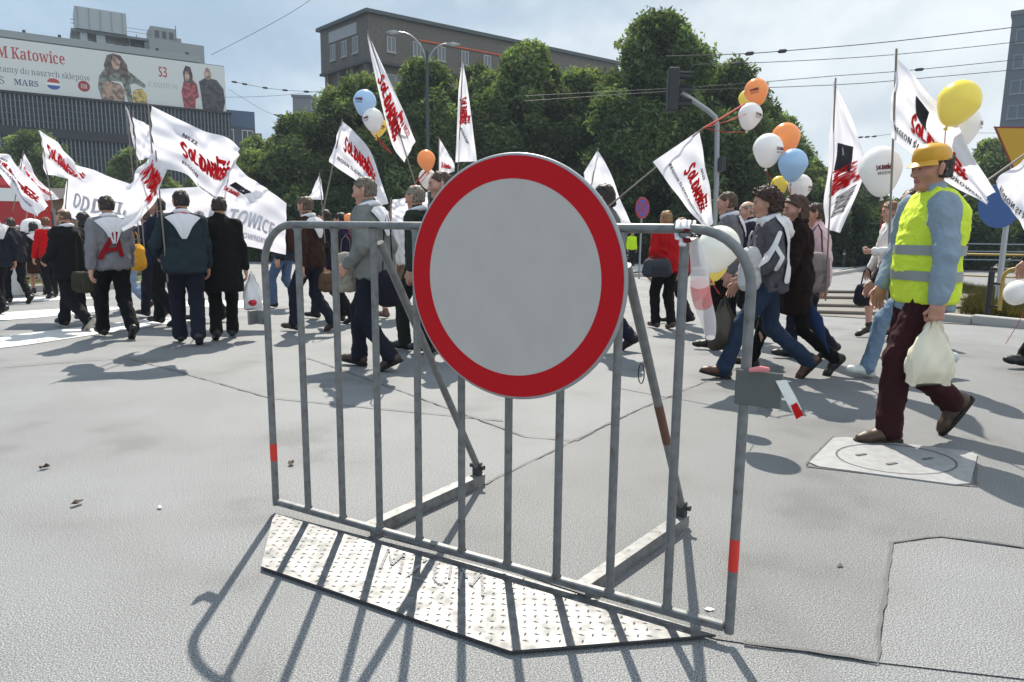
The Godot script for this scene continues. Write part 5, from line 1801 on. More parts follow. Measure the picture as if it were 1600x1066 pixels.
func plate() -> void:
	var c := [Vector3(-1.004, 0, -2.846), Vector3(-0.89, 0, -2.369), Vector3(0.007, 0, -1.875), Vector3(0.631, 0, -1.973), Vector3(0.012, 0, -2.333)]
	var t := thing("checker_plate", "bright worn aluminium tread plate lying on the asphalt before the barrier", "metal plate", c[0])
	var lift := Vector3(0, .018, 0)
	var b := Buf.new()
	var up := []
	for p in c:
		up.append(p - c[0] + lift)
	var pp := PackedVector2Array()
	for p in up:
		pp.append(Vector2(p.x, p.z))
	for k in range(0, 9, 3):
		var ti := Geometry2D.triangulate_polygon(pp)
		if k + 2 < ti.size():
			var tri := [up[ti[k]], up[ti[k + 1]], up[ti[k + 2]]]
			if (tri[1] - tri[0]).cross(tri[2] - tri[0]).y < 0:
				tri.reverse()
			b.poly(tri)
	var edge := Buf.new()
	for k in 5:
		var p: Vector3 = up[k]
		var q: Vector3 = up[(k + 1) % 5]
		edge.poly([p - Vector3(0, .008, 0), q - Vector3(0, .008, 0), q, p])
	var alu := StandardMaterial3D.new()
	alu.albedo_texture = noise_tex(.025, 512, [[.2, lin(.16, .164, .168)], [.5, lin(.2, .203, .206)], [.8, lin(.24, .24, .242)]], FastNoiseLite.TYPE_SIMPLEX, false, 0, 5, 61)
	alu.roughness_texture = noise_tex(.02, 256, [[.2, Color(.5, .5, .5)], [.8, Color(.68, .68, .68)]], FastNoiseLite.TYPE_SIMPLEX, false, 0, 4, 62)
	alu.roughness = 1.0
	alu.uv1_triplanar = true; alu.uv1_scale = Vector3.ONE * 1.2; alu.metallic = .85
	var sheet_ := obj("sheet", b, alu, t)
	obj("edge", edge, mat(lin(.05, .05, .055), .7, .2), t)  # near-black colour paints in the shade on the plate's viewer-facing rim
	var tread := Buf.new()
	var step := .034
	var z := -.1
	var row := 0
	while z < 1.2:
		var x := -.1
		var col := 0
		while x < 1.8:
			var q := Vector2(x, z)
			if Geometry2D.is_point_in_polygon(q, pp) and Geometry2D.is_point_in_polygon(q + Vector2(.012, .012), pp) and Geometry2D.is_point_in_polygon(q - Vector2(.012, .012), pp):
				var turn := Basis(Vector3.UP, .51 + (PI / 4 if (row + col) % 2 else -PI / 4))
				var o := Vector3(x, lift.y, z)
				var h := Vector3(0, .0032, 0)
				var l := turn * Vector3(.0125, 0, 0)
				var w := turn * Vector3(0, 0, .0042)
				tread.poly([o - l, o + w, o + h]); tread.poly([o + w, o + l, o + h]); tread.poly([o + l, o - w, o + h]); tread.poly([o - w, o - l, o + h])
			x += step; col += 1
		z += step; row += 1
	var tr := obj("tread", tread, alu, sheet_)
	tr.set_meta("kind", "stuff")
	# worn hand painted letters
	var inv := Basis(Vector3.UP, -.53)
	var w0: Vector3 = (Vector3(-0.46, 0, -2.358) as Vector3) - c[0]
	var wx := (Vector3(-0.077, 0, -2.171) as Vector3) - (Vector3(-0.46, 0, -2.358) as Vector3)
	var wy := (Vector3(-0.465, 0, -2.514) as Vector3) - (Vector3(-0.46, 0, -2.358) as Vector3)
	var where := func(u: float, v: float, l: float) -> Vector3:
		return w0 + wx * u + wy * v + Vector3(0, lift.y + .0045, 0)
	var g := Buf.new()
	var tris := PackedVector2Array()
	var word := [[Vector2(0, 0), Vector2(.02, 1), Vector2(.1, .3), Vector2(.19, 1), Vector2(.2, 0)], [Vector2(.28, 1), Vector2(.42, 1), Vector2(.28, 0), Vector2(.44, 0)], [Vector2(.52, 1), Vector2(.52, .2), Vector2(.58, 0), Vector2(.66, .2), Vector2(.67, 1)], [Vector2(.76, 0), Vector2(.78, 1), Vector2(.87, .3), Vector2(.96, 1), Vector2(.98, 0)]]
	for s in word:
		for k in s.size() - 1:
			var a: Vector2 = s[k]
			var e: Vector2 = s[k + 1]
			for j in 5:
				if rng.randf() < .12:
					continue
				var q := []
				stroke_box(tris, a.lerp(e, j / 5.0), a.lerp(e, (j + .93) / 5.0), .014)
	lay(g, tris, Vector2(0, 0), Vector2(1, 0), Vector2(0, 1), where, -.002, .5)
	obj("lettering", g, mat(lin(.22, .22, .225), .7), sheet_)

func stroke_box(out: PackedVector2Array, a: Vector2, e: Vector2, r: float) -> void:
	var w := (e - a).normalized().orthogonal() * r
	for q in [a + w, a - w, e - w, a + w, e - w, e + w]:
		out.append(q)

var prints := {}
func print_mat(col: Color) -> StandardMaterial3D:
	var key := col.to_html()
	if not prints.has(key):
		if not prints.has("tex"):
			prints["tex"] = noise_tex(.02, 256, [[.25, Color(.62, .62, .65)], [.5, Color(.9, .9, .89)], [.75, Color(1, 1, 1)]], FastNoiseLite.TYPE_SIMPLEX, false, 0, 4, 81)
		var m := StandardMaterial3D.new()
		m.albedo_color = col.lightened(.12); m.albedo_texture = prints["tex"]; m.roughness = .7
		m.uv1_triplanar = true; m.uv1_scale = Vector3.ONE * .3
		prints[key] = m
	return prints[key]

func flags_and_balloons() -> void:
	var A := standard_art()
	flag("white flag with red lettering drooping at the left edge, nearest the van", [Vector3(-7.523, 2.221, -10.5), Vector3(-7.305, 2.169, -10.5), Vector3(-7.083, 1.863, -10.5), Vector3(-6.846, 1.481, -10.5)], [Vector3(-7.653, 2.028, -10.6), Vector3(-7.514, 1.911, -10.6), Vector3(-7.344, 1.515, -10.6), Vector3(-7.057, 1.332, -10.6)], [Vector3(-7.919, 0.549, -10.5), Vector3(-7.501, 2.257, -10.5)], A)
	flag("narrow white flag with a red stripe of lettering hanging beside the left edge flag", [Vector3(-7.404, 2.264, -10.9), Vector3(-7.274, 2.002, -10.9), Vector3(-7.1, 1.777, -10.9), Vector3(-6.922, 1.599, -10.9)], [Vector3(-7.501, 2.056, -10.9), Vector3(-7.385, 1.85, -10.9), Vector3(-7.227, 1.661, -10.9), Vector3(-7.1, 1.568, -10.9)], [Vector3(-7.641, 1.407, -10.9), Vector3(-7.391, 2.302, -10.9)], [A[0]])
	flag("white flag with slanting red lettering flying above the white banner", [Vector3(-6.199, 2.426, -9.5), Vector3(-6.05, 2.323, -9.5), Vector3(-5.866, 2.113, -9.5), Vector3(-5.664, 1.812, -9.5)], [Vector3(-6.183, 1.863, -9.5), Vector3(-6.074, 1.856, -9.5), Vector3(-5.908, 1.817, -9.5), Vector3(-5.683, 1.779, -9.5)], [Vector3(-6.122, 1.307, -9.5), Vector3(-6.198, 2.442, -9.5)], [["brush", Vector2(.18, .62), Vector2(.74, .18), Vector2(-.02, -.44)]])
	flag("wide white banner with large grey letters carried by the first marchers", [Vector3(-6.29, 2.065, -10.2), Vector3(-5.918, 1.964, -10.2), Vector3(-5.476, 1.811, -10.2), Vector3(-5.125, 1.637, -10.2)], [Vector3(-6.582, 1.408, -10.4), Vector3(-6.276, 1.275, -10.4), Vector3(-5.719, 1.236, -10.4), Vector3(-5.255, 1.187, -10.4)], [Vector3(-6.544, 0.584, -10.2), Vector3(-6.289, 2.083, -10.2)], [["ODDZIAŁ", Vector2(.14, .8), Vector2(.7, 0), Vector2(0, -.3), mat(Color(.8, .8, .83), .8)], ["brush", Vector2(.02, .22), Vector2(.2, .04), Vector2(0, -.14)]], {"name": "banner", "category": "banner", "group": "wide white banners", "amp": .03})
	flag("thin folded white flag left of the big flag, leftmost of two", [Vector3(-4.737, 2.643, -8.9), Vector3(-4.695, 2.47, -8.9), Vector3(-4.648, 2.244, -8.9)], [Vector3(-4.724, 2.605, -8.9), Vector3(-4.685, 2.281, -8.9), Vector3(-4.612, 1.961, -8.9)], [Vector3(-4.676, 0.68, -8.9), Vector3(-4.736, 2.658, -8.9)], [], {"amp": .02})
	flag("white flag half hidden behind the big flag's pole", [Vector3(-4.6, 2.502, -8.8), Vector3(-4.481, 2.444, -8.8), Vector3(-4.369, 2.37, -8.8)], [Vector3(-4.58, 2.006, -8.8), Vector3(-4.501, 2.022, -8.8), Vector3(-4.39, 2.054, -8.8)], [Vector3(-4.576, 0.686, -8.8), Vector3(-4.609, 2.591, -8.8)], [])
	flag("big white flag with red lettering flying over the teal jacketed man", [Vector3(-3.711, 2.425, -7.4), Vector3(-3.345, 2.255, -7.4), Vector3(-3.122, 2.163, -7.4), Vector3(-2.948, 2.121, -7.4), Vector3(-2.81, 2.009, -7.4)], [Vector3(-3.68, 1.807, -7.4), Vector3(-3.361, 1.747, -7.4), Vector3(-3.2, 1.569, -7.4), Vector3(-3.058, 1.519, -7.4), Vector3(-2.87, 1.843, -7.4)], [Vector3(-3.68, 0.774, -7.4), Vector3(-3.716, 2.443, -7.4)], [["brush", Vector2(.22, .72), Vector2(.6, .03), Vector2(.0, -.38)], ["NSZZ", Vector2(.25, .28), Vector2(.15, .03), Vector2(0, -.07)], ["REGION", Vector2(.22, .82), Vector2(.2, .03), Vector2(0, -.06)], ["ŚLĄSKO-DĄBROWSKI", Vector2(.42, .98), Vector2(.3, .03), Vector2(0, -.06)]], {"amp": .05, "ph": 1.0})
	flag("white flag with red lettering hanging low across the grey jacket", [Vector3(-3.621, 1.939, -7.2), Vector3(-3.711, 1.833, -7.2), Vector3(-3.833, 1.644, -7.2), Vector3(-3.979, 1.485, -7.2)], [Vector3(-3.459, 1.793, -7.2), Vector3(-3.538, 1.554, -7.2), Vector3(-3.726, 1.33, -7.2), Vector3(-3.919, 1.155, -7.2)], [Vector3(-3.579, 0.648, -7.3), Vector3(-3.569, 1.958, -7.2)], [["brush", Vector2(.06, .2), Vector2(.1, .72), Vector2(.42, .0)]], {"amp": .05})
	flag("white flag printed with a small black and red block behind the black coated man", [Vector3(-3.442, 2.021, -8.8), Vector3(-3.278, 1.856, -8.8), Vector3(-3.157, 1.766, -8.8), Vector3(-3.02, 1.676, -8.8)], [Vector3(-3.635, 1.591, -8.8), Vector3(-3.511, 1.562, -8.8), Vector3(-3.365, 1.502, -8.8), Vector3(-3.195, 1.427, -8.8)], [Vector3(-3.765, 0.618, -8.8), Vector3(-3.441, 2.036, -8.8)], [["slab", Vector2(.18, .6), Vector2(.42, .05), Vector2(.08, -.2)], ["brush", Vector2(.1, .8), Vector2(.42, .05), Vector2(.02, -.18)]])
	flag("wide white banner with grey lettering behind the two men's backs", [Vector3(-4.835, 1.697, -9.6), Vector3(-4.131, 1.739, -9.6), Vector3(-3.446, 1.765, -9.6), Vector3(-3.044, 1.536, -9.6)], [Vector3(-4.929, 1.052, -9.6), Vector3(-4.343, 1.026, -9.6), Vector3(-3.653, 0.966, -9.6), Vector3(-3.077, 0.854, -9.6)], [], [["KATOWICE", Vector2(.4, .62), Vector2(.5, .1), Vector2(0, -.24), mat(Color(.8, .8, .83), .8)], ["NSZZ PRACOWNIKÓW", Vector2(.4, .84), Vector2(.5, .06), Vector2(0, -.12), mat(Color(.8, .8, .83), .8)]], {"name": "banner", "category": "banner", "group": "wide white banners", "amp": .03})
	flag("white flag with red and grey lettering above the grey jacketed man by the barrier", [Vector3(-1.758, 2.294, -7.4), Vector3(-1.624, 2.183, -7.4), Vector3(-1.465, 1.976, -7.4), Vector3(-1.302, 1.478, -7.4)], [Vector3(-1.892, 1.888, -7.4), Vector3(-1.744, 1.781, -7.4), Vector3(-1.562, 1.655, -7.4), Vector3(-1.355, 1.451, -7.4)], [Vector3(-1.972, 1.391, -7.4), Vector3(-1.751, 2.313, -7.4)], [["brush", Vector2(.22, .6), Vector2(.6, .06), Vector2(-.04, -.42)], ["REGION ŚLĄSKO", Vector2(.14, .86), Vector2(.5, .0), Vector2(0, -.13)]])
	flag("tall narrow white flag with red lettering rising highest left of the sign", [Vector3(-1.563, 3.251, -7.8), Vector3(-1.38, 2.862, -7.8), Vector3(-1.168, 2.408, -7.8), Vector3(-1.06, 2.144, -7.8)], [Vector3(-1.563, 3.206, -7.8), Vector3(-1.476, 2.776, -7.8), Vector3(-1.322, 2.141, -7.8), Vector3(-1.2, 1.935, -7.8)], [Vector3(-0.788, 0.792, -7.8), Vector3(-1.562, 3.27, -7.8)], [["brush", Vector2(.34, .95), Vector2(.36, .0), Vector2(.0, -.85)], ["REGION ŚLĄSKO", Vector2(.52, .96), Vector2(.28, -.5), Vector2(.03, -.2)], ["NSZZ", Vector2(.72, .3), Vector2(.14, .0), Vector2(0, -.2), red_print]], {"amp": .03, "k": 5.0})
	flag("slim upright white flag with red lettering beside the street lamp", [Vector3(-0.604, 3.118, -8.4), Vector3(-0.544, 2.805, -8.4), Vector3(-0.491, 2.417, -8.4), Vector3(-0.437, 2.008, -8.4)], [Vector3(-0.611, 3.104, -8.4), Vector3(-0.654, 2.768, -8.4), Vector3(-0.668, 2.379, -8.4), Vector3(-0.683, 1.99, -8.4)], [Vector3(-0.682, 1.212, -8.4), Vector3(-0.604, 3.132, -8.4)], [["brush", Vector2(.4, .9), Vector2(.24, 0), Vector2(.0, -.8)], ["REGION", Vector2(.66, .85), Vector2(.16, -.4), Vector2(.02, -.18)]], {"amp": .025})
	flag("small white flag peeping out above the sign's upper left rim", [Vector3(-0.927, 2.323, -8.9), Vector3(-0.849, 2.203, -8.9), Vector3(-0.739, 2.021, -8.9)], [Vector3(-0.936, 1.88, -8.9), Vector3(-0.849, 1.896, -8.9), Vector3(-0.739, 1.929, -8.9)], [Vector3(-0.946, 1.208, -8.9), Vector3(-0.927, 2.339, -8.9)], [["brush", Vector2(.2, .8), Vector2(.6, 0), Vector2(0, -.25)]], {"amp": .02})
	flag("small plain white pennant behind the man with the white scarf", [Vector3(-2.568, 1.911, -9.5), Vector3(-2.539, 1.771, -9.5), Vector3(-2.527, 1.589, -9.5)], [Vector3(-2.604, 1.837, -9.5), Vector3(-2.668, 1.703, -9.5), Vector3(-2.739, 1.586, -9.5)], [Vector3(-2.517, 1.018, -9.5), Vector3(-2.568, 1.936, -9.5)], [], {"amp": .015})
	flag("plain white flag hanging low between the grey jacketed man and the sign", [Vector3(-1.466, 1.565, -8.6), Vector3(-1.328, 1.582, -8.6), Vector3(-1.036, 1.661, -8.6)], [Vector3(-1.469, 1.315, -8.6), Vector3(-1.292, 1.28, -8.6), Vector3(-1.037, 1.359, -8.6)], [Vector3(-1.523, 0.739, -8.6), Vector3(-1.473, 1.595, -8.6)], [])
	flag("plain pointed white flag showing behind the sign's right rim", [Vector3(0.894, 2.09, -7.8), Vector3(1.026, 1.863, -7.8), Vector3(1.177, 1.526, -7.8), Vector3(1.313, 1.267, -7.8)], [Vector3(0.75, 1.846, -7.8), Vector3(0.783, 1.643, -7.8), Vector3(0.852, 1.439, -7.8), Vector3(0.963, 1.262, -7.8)], [Vector3(0.695, 0.812, -7.8), Vector3(0.9, 2.11, -7.8)], [], {"amp": .03})
	flag("white flag with red and grey lettering in front of the bent traffic light pole", [Vector3(1.627, 2.115, -6.4), Vector3(1.688, 1.831, -6.4), Vector3(1.749, 1.555, -6.4), Vector3(1.792, 1.308, -6.4)], [Vector3(1.224, 1.836, -6.4), Vector3(1.393, 1.617, -6.4), Vector3(1.562, 1.429, -6.4), Vector3(1.727, 1.244, -6.4)], [Vector3(0.753, 1.348, -6.6), Vector3(1.66, 2.137, -6.4)], [["brush", Vector2(.28, .62), Vector2(.52, .02), Vector2(-.04, -.42)], ["REGION ŚLĄSKO-DĄBROWSKI", Vector2(.12, .8), Vector2(.76, .06), Vector2(0, -.1)], ["NSZZ", Vector2(.36, .16), Vector2(.12, .0), Vector2(0, -.06)]], {"amp": .025})
	flag("white flag with a black printed block hanging between the balloons and the hard hat", [Vector3(2.738, 2.529, -6.3), Vector3(2.922, 2.188, -6.3), Vector3(3.035, 1.921, -6.3), Vector3(3.035, 1.677, -6.3), Vector3(2.893, 1.238, -6.3)], [Vector3(2.729, 2.513, -6.3), Vector3(2.717, 2.132, -6.3), Vector3(2.727, 1.809, -6.3), Vector3(2.732, 1.48, -6.3), Vector3(2.742, 1.286, -6.3)], [Vector3(2.808, 0.635, -6.3), Vector3(2.737, 2.544, -6.3)], [["slab", Vector2(.36, .72), Vector2(.18, .1), Vector2(.06, -.4)], ["brush", Vector2(.55, .92), Vector2(.17, .0), Vector2(-.02, -.8)], ["DĄBROWSKI", Vector2(.76, .82), Vector2(.16, .0), Vector2(-.03, -.6)]], {"amp": .025})
	flag("largest white flag, with the black block and full lettering, behind the hard hat", [Vector3(2.567, 2.45, -5), Vector3(2.759, 2.225, -5), Vector3(3.057, 1.892, -5), Vector3(3.365, 1.53, -5)], [Vector3(2.57, 1.886, -5), Vector3(2.74, 1.768, -5), Vector3(3.047, 1.591, -5), Vector3(3.291, 1.437, -5)], [Vector3(2.665, 0.762, -5), Vector3(2.566, 2.466, -5)], [["slab", Vector2(.3, .46), Vector2(.13, .03), Vector2(-.03, -.22)], ["brush", Vector2(.27, .76), Vector2(.5, .0), Vector2(.0, -.33)], ["REGION ŚLĄSKO-DĄBROWSKI", Vector2(.04, .93), Vector2(.9, .0), Vector2(.0, -.13)]], {"amp": .03, "k": 5.0, "ph": 2.2})
	flag("white flag with dark lettering entering at the right edge", [Vector3(3.779, 1.883, -5.2), Vector3(3.655, 1.779, -5.2), Vector3(3.472, 1.615, -5.2)], [Vector3(3.961, 1.549, -5.2), Vector3(3.823, 1.365, -5.2), Vector3(3.722, 1.244, -5.2)], [Vector3(3.195, 1.414, -5.3), Vector3(3.818, 1.932, -5.2)], [["REGION ŚLĄSKO", Vector2(.9, .12), Vector2(-.1, .8), Vector2(.14, .05)]], {"amp": .02})
	# balloons
	var white := Color(.94, .93, .92)
	var orange := Color(.98, .56, .05)
	var yellow := Color(.96, .86, .06)
	var sky := Color(.62, .78, .92)
	balloon(Vector3(-1.603, 2.547, -7.8), 0.123, sky, "pale blue printed balloon, highest of three beside the tall narrow flag", {"to": Vector3(-1.323, 2.02, -7.8)})
	balloon(Vector3(-1.498, 2.355, -7.7), 0.111, white, "white balloon below the pale blue one beside the tall narrow flag", {"to": Vector3(-1.323, 2.02, -7.8)})
	balloon(Vector3(-1.489, 2.312, -7.9), 0.097, yellow, "yellow balloon lowest of three beside the tall narrow flag", {"to": Vector3(-1.323, 2.02, -7.8)})
	balloon(Vector3(-1, 1.996, -8.2), 0.105, orange, "orange balloon above a white one left of the sign", {"to": Vector3(-1.192, 1.638, -8.2), "print": 0})
	balloon(Vector3(-0.999, 1.798, -8.3), 0.103, white, "white balloon under the orange one left of the sign", {"to": Vector3(-1.192, 1.638, -8.2), "print": 0})
	balloon(Vector3(-2.17, 1.342, -9.4), 0.067, orange, "small orange balloon low between two marchers behind the barrier", {"print": 0})
	balloon(Vector3(2.493, 2.674, -7.6), 0.122, orange, "orange balloon at the top of the right bunch", {"az": -.5, "to": Vector3(1.712, 2.16, -6.6)})
	balloon(Vector3(2.494, 2.651, -7.9), 0.090, yellow, "yellow balloon half hidden behind the top orange one", {"to": Vector3(1.712, 2.16, -6.6)})
	balloon(Vector3(2.379, 2.399, -7.4), 0.120, white, "white balloon under the top orange and yellow ones", {"az": .5, "to": Vector3(1.712, 2.16, -6.6)})
	balloon(Vector3(2.234, 1.954, -6.4), 0.130, white, "large white balloon left of the orange and blue ones", {"az": .6, "to": Vector3(2.472, 1.424, -6.4)})
	balloon(Vector3(2.459, 2.08, -6.6), 0.128, orange, "large orange balloon in the middle of the right bunch", {"to": Vector3(2.472, 1.424, -6.4), "print": 0})
	balloon(Vector3(2.425, 1.821, -6.3), 0.125, sky, "pale blue balloon in the right bunch", {"to": Vector3(2.472, 1.424, -6.4), "print": 0})
	balloon(Vector3(2.431, 1.665, -6.6), 0.076, yellow, "small yellow balloon behind the brown coated woman's head", {"to": Vector3(2.472, 1.424, -6.4), "print": 0})
	balloon(Vector3(2.581, 1.644, -6.5), 0.104, white, "white balloon just behind the brown coated woman's head", {"az": .7, "to": Vector3(2.599, 1.256, -6.4)})
	balloon(Vector3(2.962, 2.106, -4.9), 0.133, yellow, "big yellow balloon beside the largest flag", {"tilt": -.3, "print": 0, "to": Vector3(2.888, 1.688, -4.9)})
	balloon(Vector3(3.118, 1.988, -5.1), 0.125, white, "big white balloon behind the yellow one at the largest flag", {"az": .9, "to": Vector3(3.01, 1.663, -5.1)})
	balloon(Vector3(2.686, 1.693, -5.3), 0.145, white, "big white balloon in front of the hard hatted man's face", {"stretch": 1.2, "to": Vector3(2.722, 1.258, -5.3)})
	balloon(Vector3(1.33, 1.124, -4.6), 0.137, Color(.95, .94, .9), "white balloon seen through the barrier's right end", {"az": 1.0, "tilt": -.3, "to": Vector3(1.386, 0.817, -4.7), "print": 0})
	balloon(Vector3(1.403, 0.986, -4.9), 0.080, yellow, "yellow balloon under the white one behind the barrier's right end", {"to": Vector3(1.386, 0.817, -4.7), "print": 0})
	balloon(Vector3(4.877, 0.689, -6.8), 0.124, white, "white balloon hanging low in front of the tram railing", {"stretch": .9, "tilt": 1.3, "az": .1})
	# red cord from the flag pole up to the bunch
	var b := Buf.new()
	var a := Vector3(1.638, 2.121, -6.4) as Vector3
	b.tube([Vector3.ZERO, (Vector3(1.908, 2.273, -6.7) as Vector3) - a, (Vector3(2.257, 2.482, -7.2) as Vector3) - a], .009, 5)
	tag(obj("red_cord", b, mat(lin(.5, .06, .04), .7), null, Transform3D(Basis(), a)), "twisted red cord tying the right balloon bunch to a flag pole", "cord")
	b = Buf.new()
	a = Vector3(-1.251, 1.58, -8.2) as Vector3
	b.tube([Vector3.ZERO, (Vector3(-1.118, 1.746, -8.2) as Vector3) - a, (Vector3(-0.899, 1.983, -8.2) as Vector3) - a], .008, 5)
	tag(obj("red_cord", b, mat(lin(.5, .06, .04), .7), null, Transform3D(Basis(), a)), "red cord behind the orange balloon left of the sign", "cord")

func hat(p: Dictionary, col: Color, called := "hard_hat") -> void:
	var b := Buf.new()
	b.lathe([Vector2(.094, .165), Vector2(.098, .178), Vector2(.096, .203), Vector2(.088, .232), Vector2(.068, .254), Vector2(.036, .266), Vector2(0, .27)], 26, Transform3D(Basis.from_scale(Vector3(.9, 1, 1.12)), Vector3(0, 0, -.016)))
	b.lathe([Vector2(0, .166), Vector2(.093, .166)], 26, Transform3D(Basis.from_scale(Vector3(.9, 1, 1.12)), Vector3(0, 0, -.016)))
	var rows := []
	for j in 4:
		var row := []
		for k in 19:
			var a := -1.35 + 2.7 * k / 18
			var out := .0 + .036 * j / 3.0 * cos(a * .9)
			row.append(Vector3(sin(a) * (.086 + out), .172 - .03 * j / 3.0, cos(a) * (.104 + out) - .014))
		rows.append(row)
	b.grid(rows)
	for s in [-.02, .02]:
		b.tube([Vector3(s, .222, .07), Vector3(s, .258, .03), Vector3(s, .268, -.02), Vector3(s, .248, -.08), Vector3(s, .212, -.11)], .006, 6)
	var m := mat(col, .35)
	var o := obj(called, b, m, p.node, p.head)
	b = Buf.new()
	b.box(Vector3(.05, .035, .02), Transform3D(Basis(), Vector3(0, .178, -.132)), .004)
	obj("buckle", b, mat(Color(.05, .05, .05), .6), o)

func bag(label: String, at: Vector3, size: Vector3, col: Color, turn := 0.0, o := {}) -> void:
	var t := thing(o.get("name", "shoulder_bag"), label, o.get("category", "bag"), at, turn, "bags carried by the marchers")
	var f := Field.new(-size * .75, size * .75, minf(size.x, minf(size.y, size.z)) / 6.0)
	var r := minf(size.x, minf(size.y, size.z)) * .48
	var h := size / 2 - Vector3.ONE * r
	for s in [-1.0, 0.0, 1.0]:
		f.bone(Vector3(s * h.x, -h.y, s * h.z), Vector3(s * h.x * .9, h.y, s * h.z * .9), r, r * .85, r * .8)
	var b := Buf.new()
	f.net(b, folds, .012, Vector3.ONE * 2)
	obj("pouch", b, cloth(col), t)
	b = Buf.new()
	b.tube([Vector3(-h.x, size.y * .35, -h.z), Vector3(-h.x * .6, size.y * .35 + o.get("strap", .25) * .8, 0), Vector3(0, size.y * .35 + o.get("strap", .25), 0), Vector3(h.x * .6, size.y * .35 + o.get("strap", .25) * .8, 0), Vector3(h.x, size.y * .35, h.z)], .012, 6, true, .5)
	obj("strap", b, cloth(col.darkened(.3)), t)
	b = Buf.new()
	b.box(Vector3(size.x * .5, size.y * .35, .012), Transform3D(Basis(), Vector3(0, -size.y * .12, size.z * .5)), .004)
	obj("pocket", b, cloth(col.darkened(.15)), t)

func carrier(label: String, at: Vector3, w: float, h: float, deep: float, col: Color, turn: float, print_ := false) -> void:
	var t := thing("carrier_bag", label, "plastic bag", at, turn, "plastic bags carried by the marchers")
	var rows := []
	for j in 15:
		var v := j / 14.0   # from the handles down
		var row := []
		var ww := w * .5 * lerpf(.16, 1.0, smoothstep(-.08, .62, v)) * (1.0 - .1 * smoothstep(.8, 1.0, v))
		var dd := deep * .5 * lerpf(.12, 1.0, smoothstep(.1, .7, v)) * (1.0 - .55 * smoothstep(.82, 1.0, v))
		for k in 29:
			var a := TAU * k / 28
			var cr := .006 * sin(a * 5 + v * 7) + .004 * sin(a * 11 - v * 13) + .002 * sin(a * 17 + v * 29)
			row.append(Vector3(signf(cos(a)) * pow(absf(cos(a)), .7) * ww + cr, -h * v - .012 * sin(a * 3) * v, signf(sin(a)) * pow(absf(sin(a)), .8) * dd + cr))
		rows.append(row)
	var b := Buf.new()
	b.grid(rows)
	var base := []
	for k in 28:
		base.append(rows[14][k])
	b.poly(base)
	var m := StandardMaterial3D.new()
	m.albedo_color = col; m.roughness = .4; m.backlight_enabled = true; m.backlight = Color(.5, .5, .45)
	var body := obj("bag_body", b, m, t)
	for s in [-1.0, 1.0]:
		b = Buf.new()
		b.tube([Vector3(s * w * .07, -.05, 0), Vector3(s * w * .05, .01, .01), Vector3(0, .03, 0)], [.014, .01, .008], 7, true, .5)
		obj("handle", b, m, t)
	if print_:
		b = Buf.new()
		b.ball(Vector3(0, -h * .8, deep * .42), Vector3(.05, .04, .03), 10)
		obj("print", b, mat(Color(.75, .12, .2), .5), body)

func backpack(p: Dictionary, label: String, col: Color) -> void:
	var n: Node3D = p.node
	var up: Callable = p.up
	var c: Vector3 = up.call(Vector3(0, 1.2, -.22))
	bag(label, n.transform * c, Vector3(.3, .42, .2) * n.scale.x, col, n.rotation.y + PI, {"name": "backpack", "category": "backpack", "strap": .02})

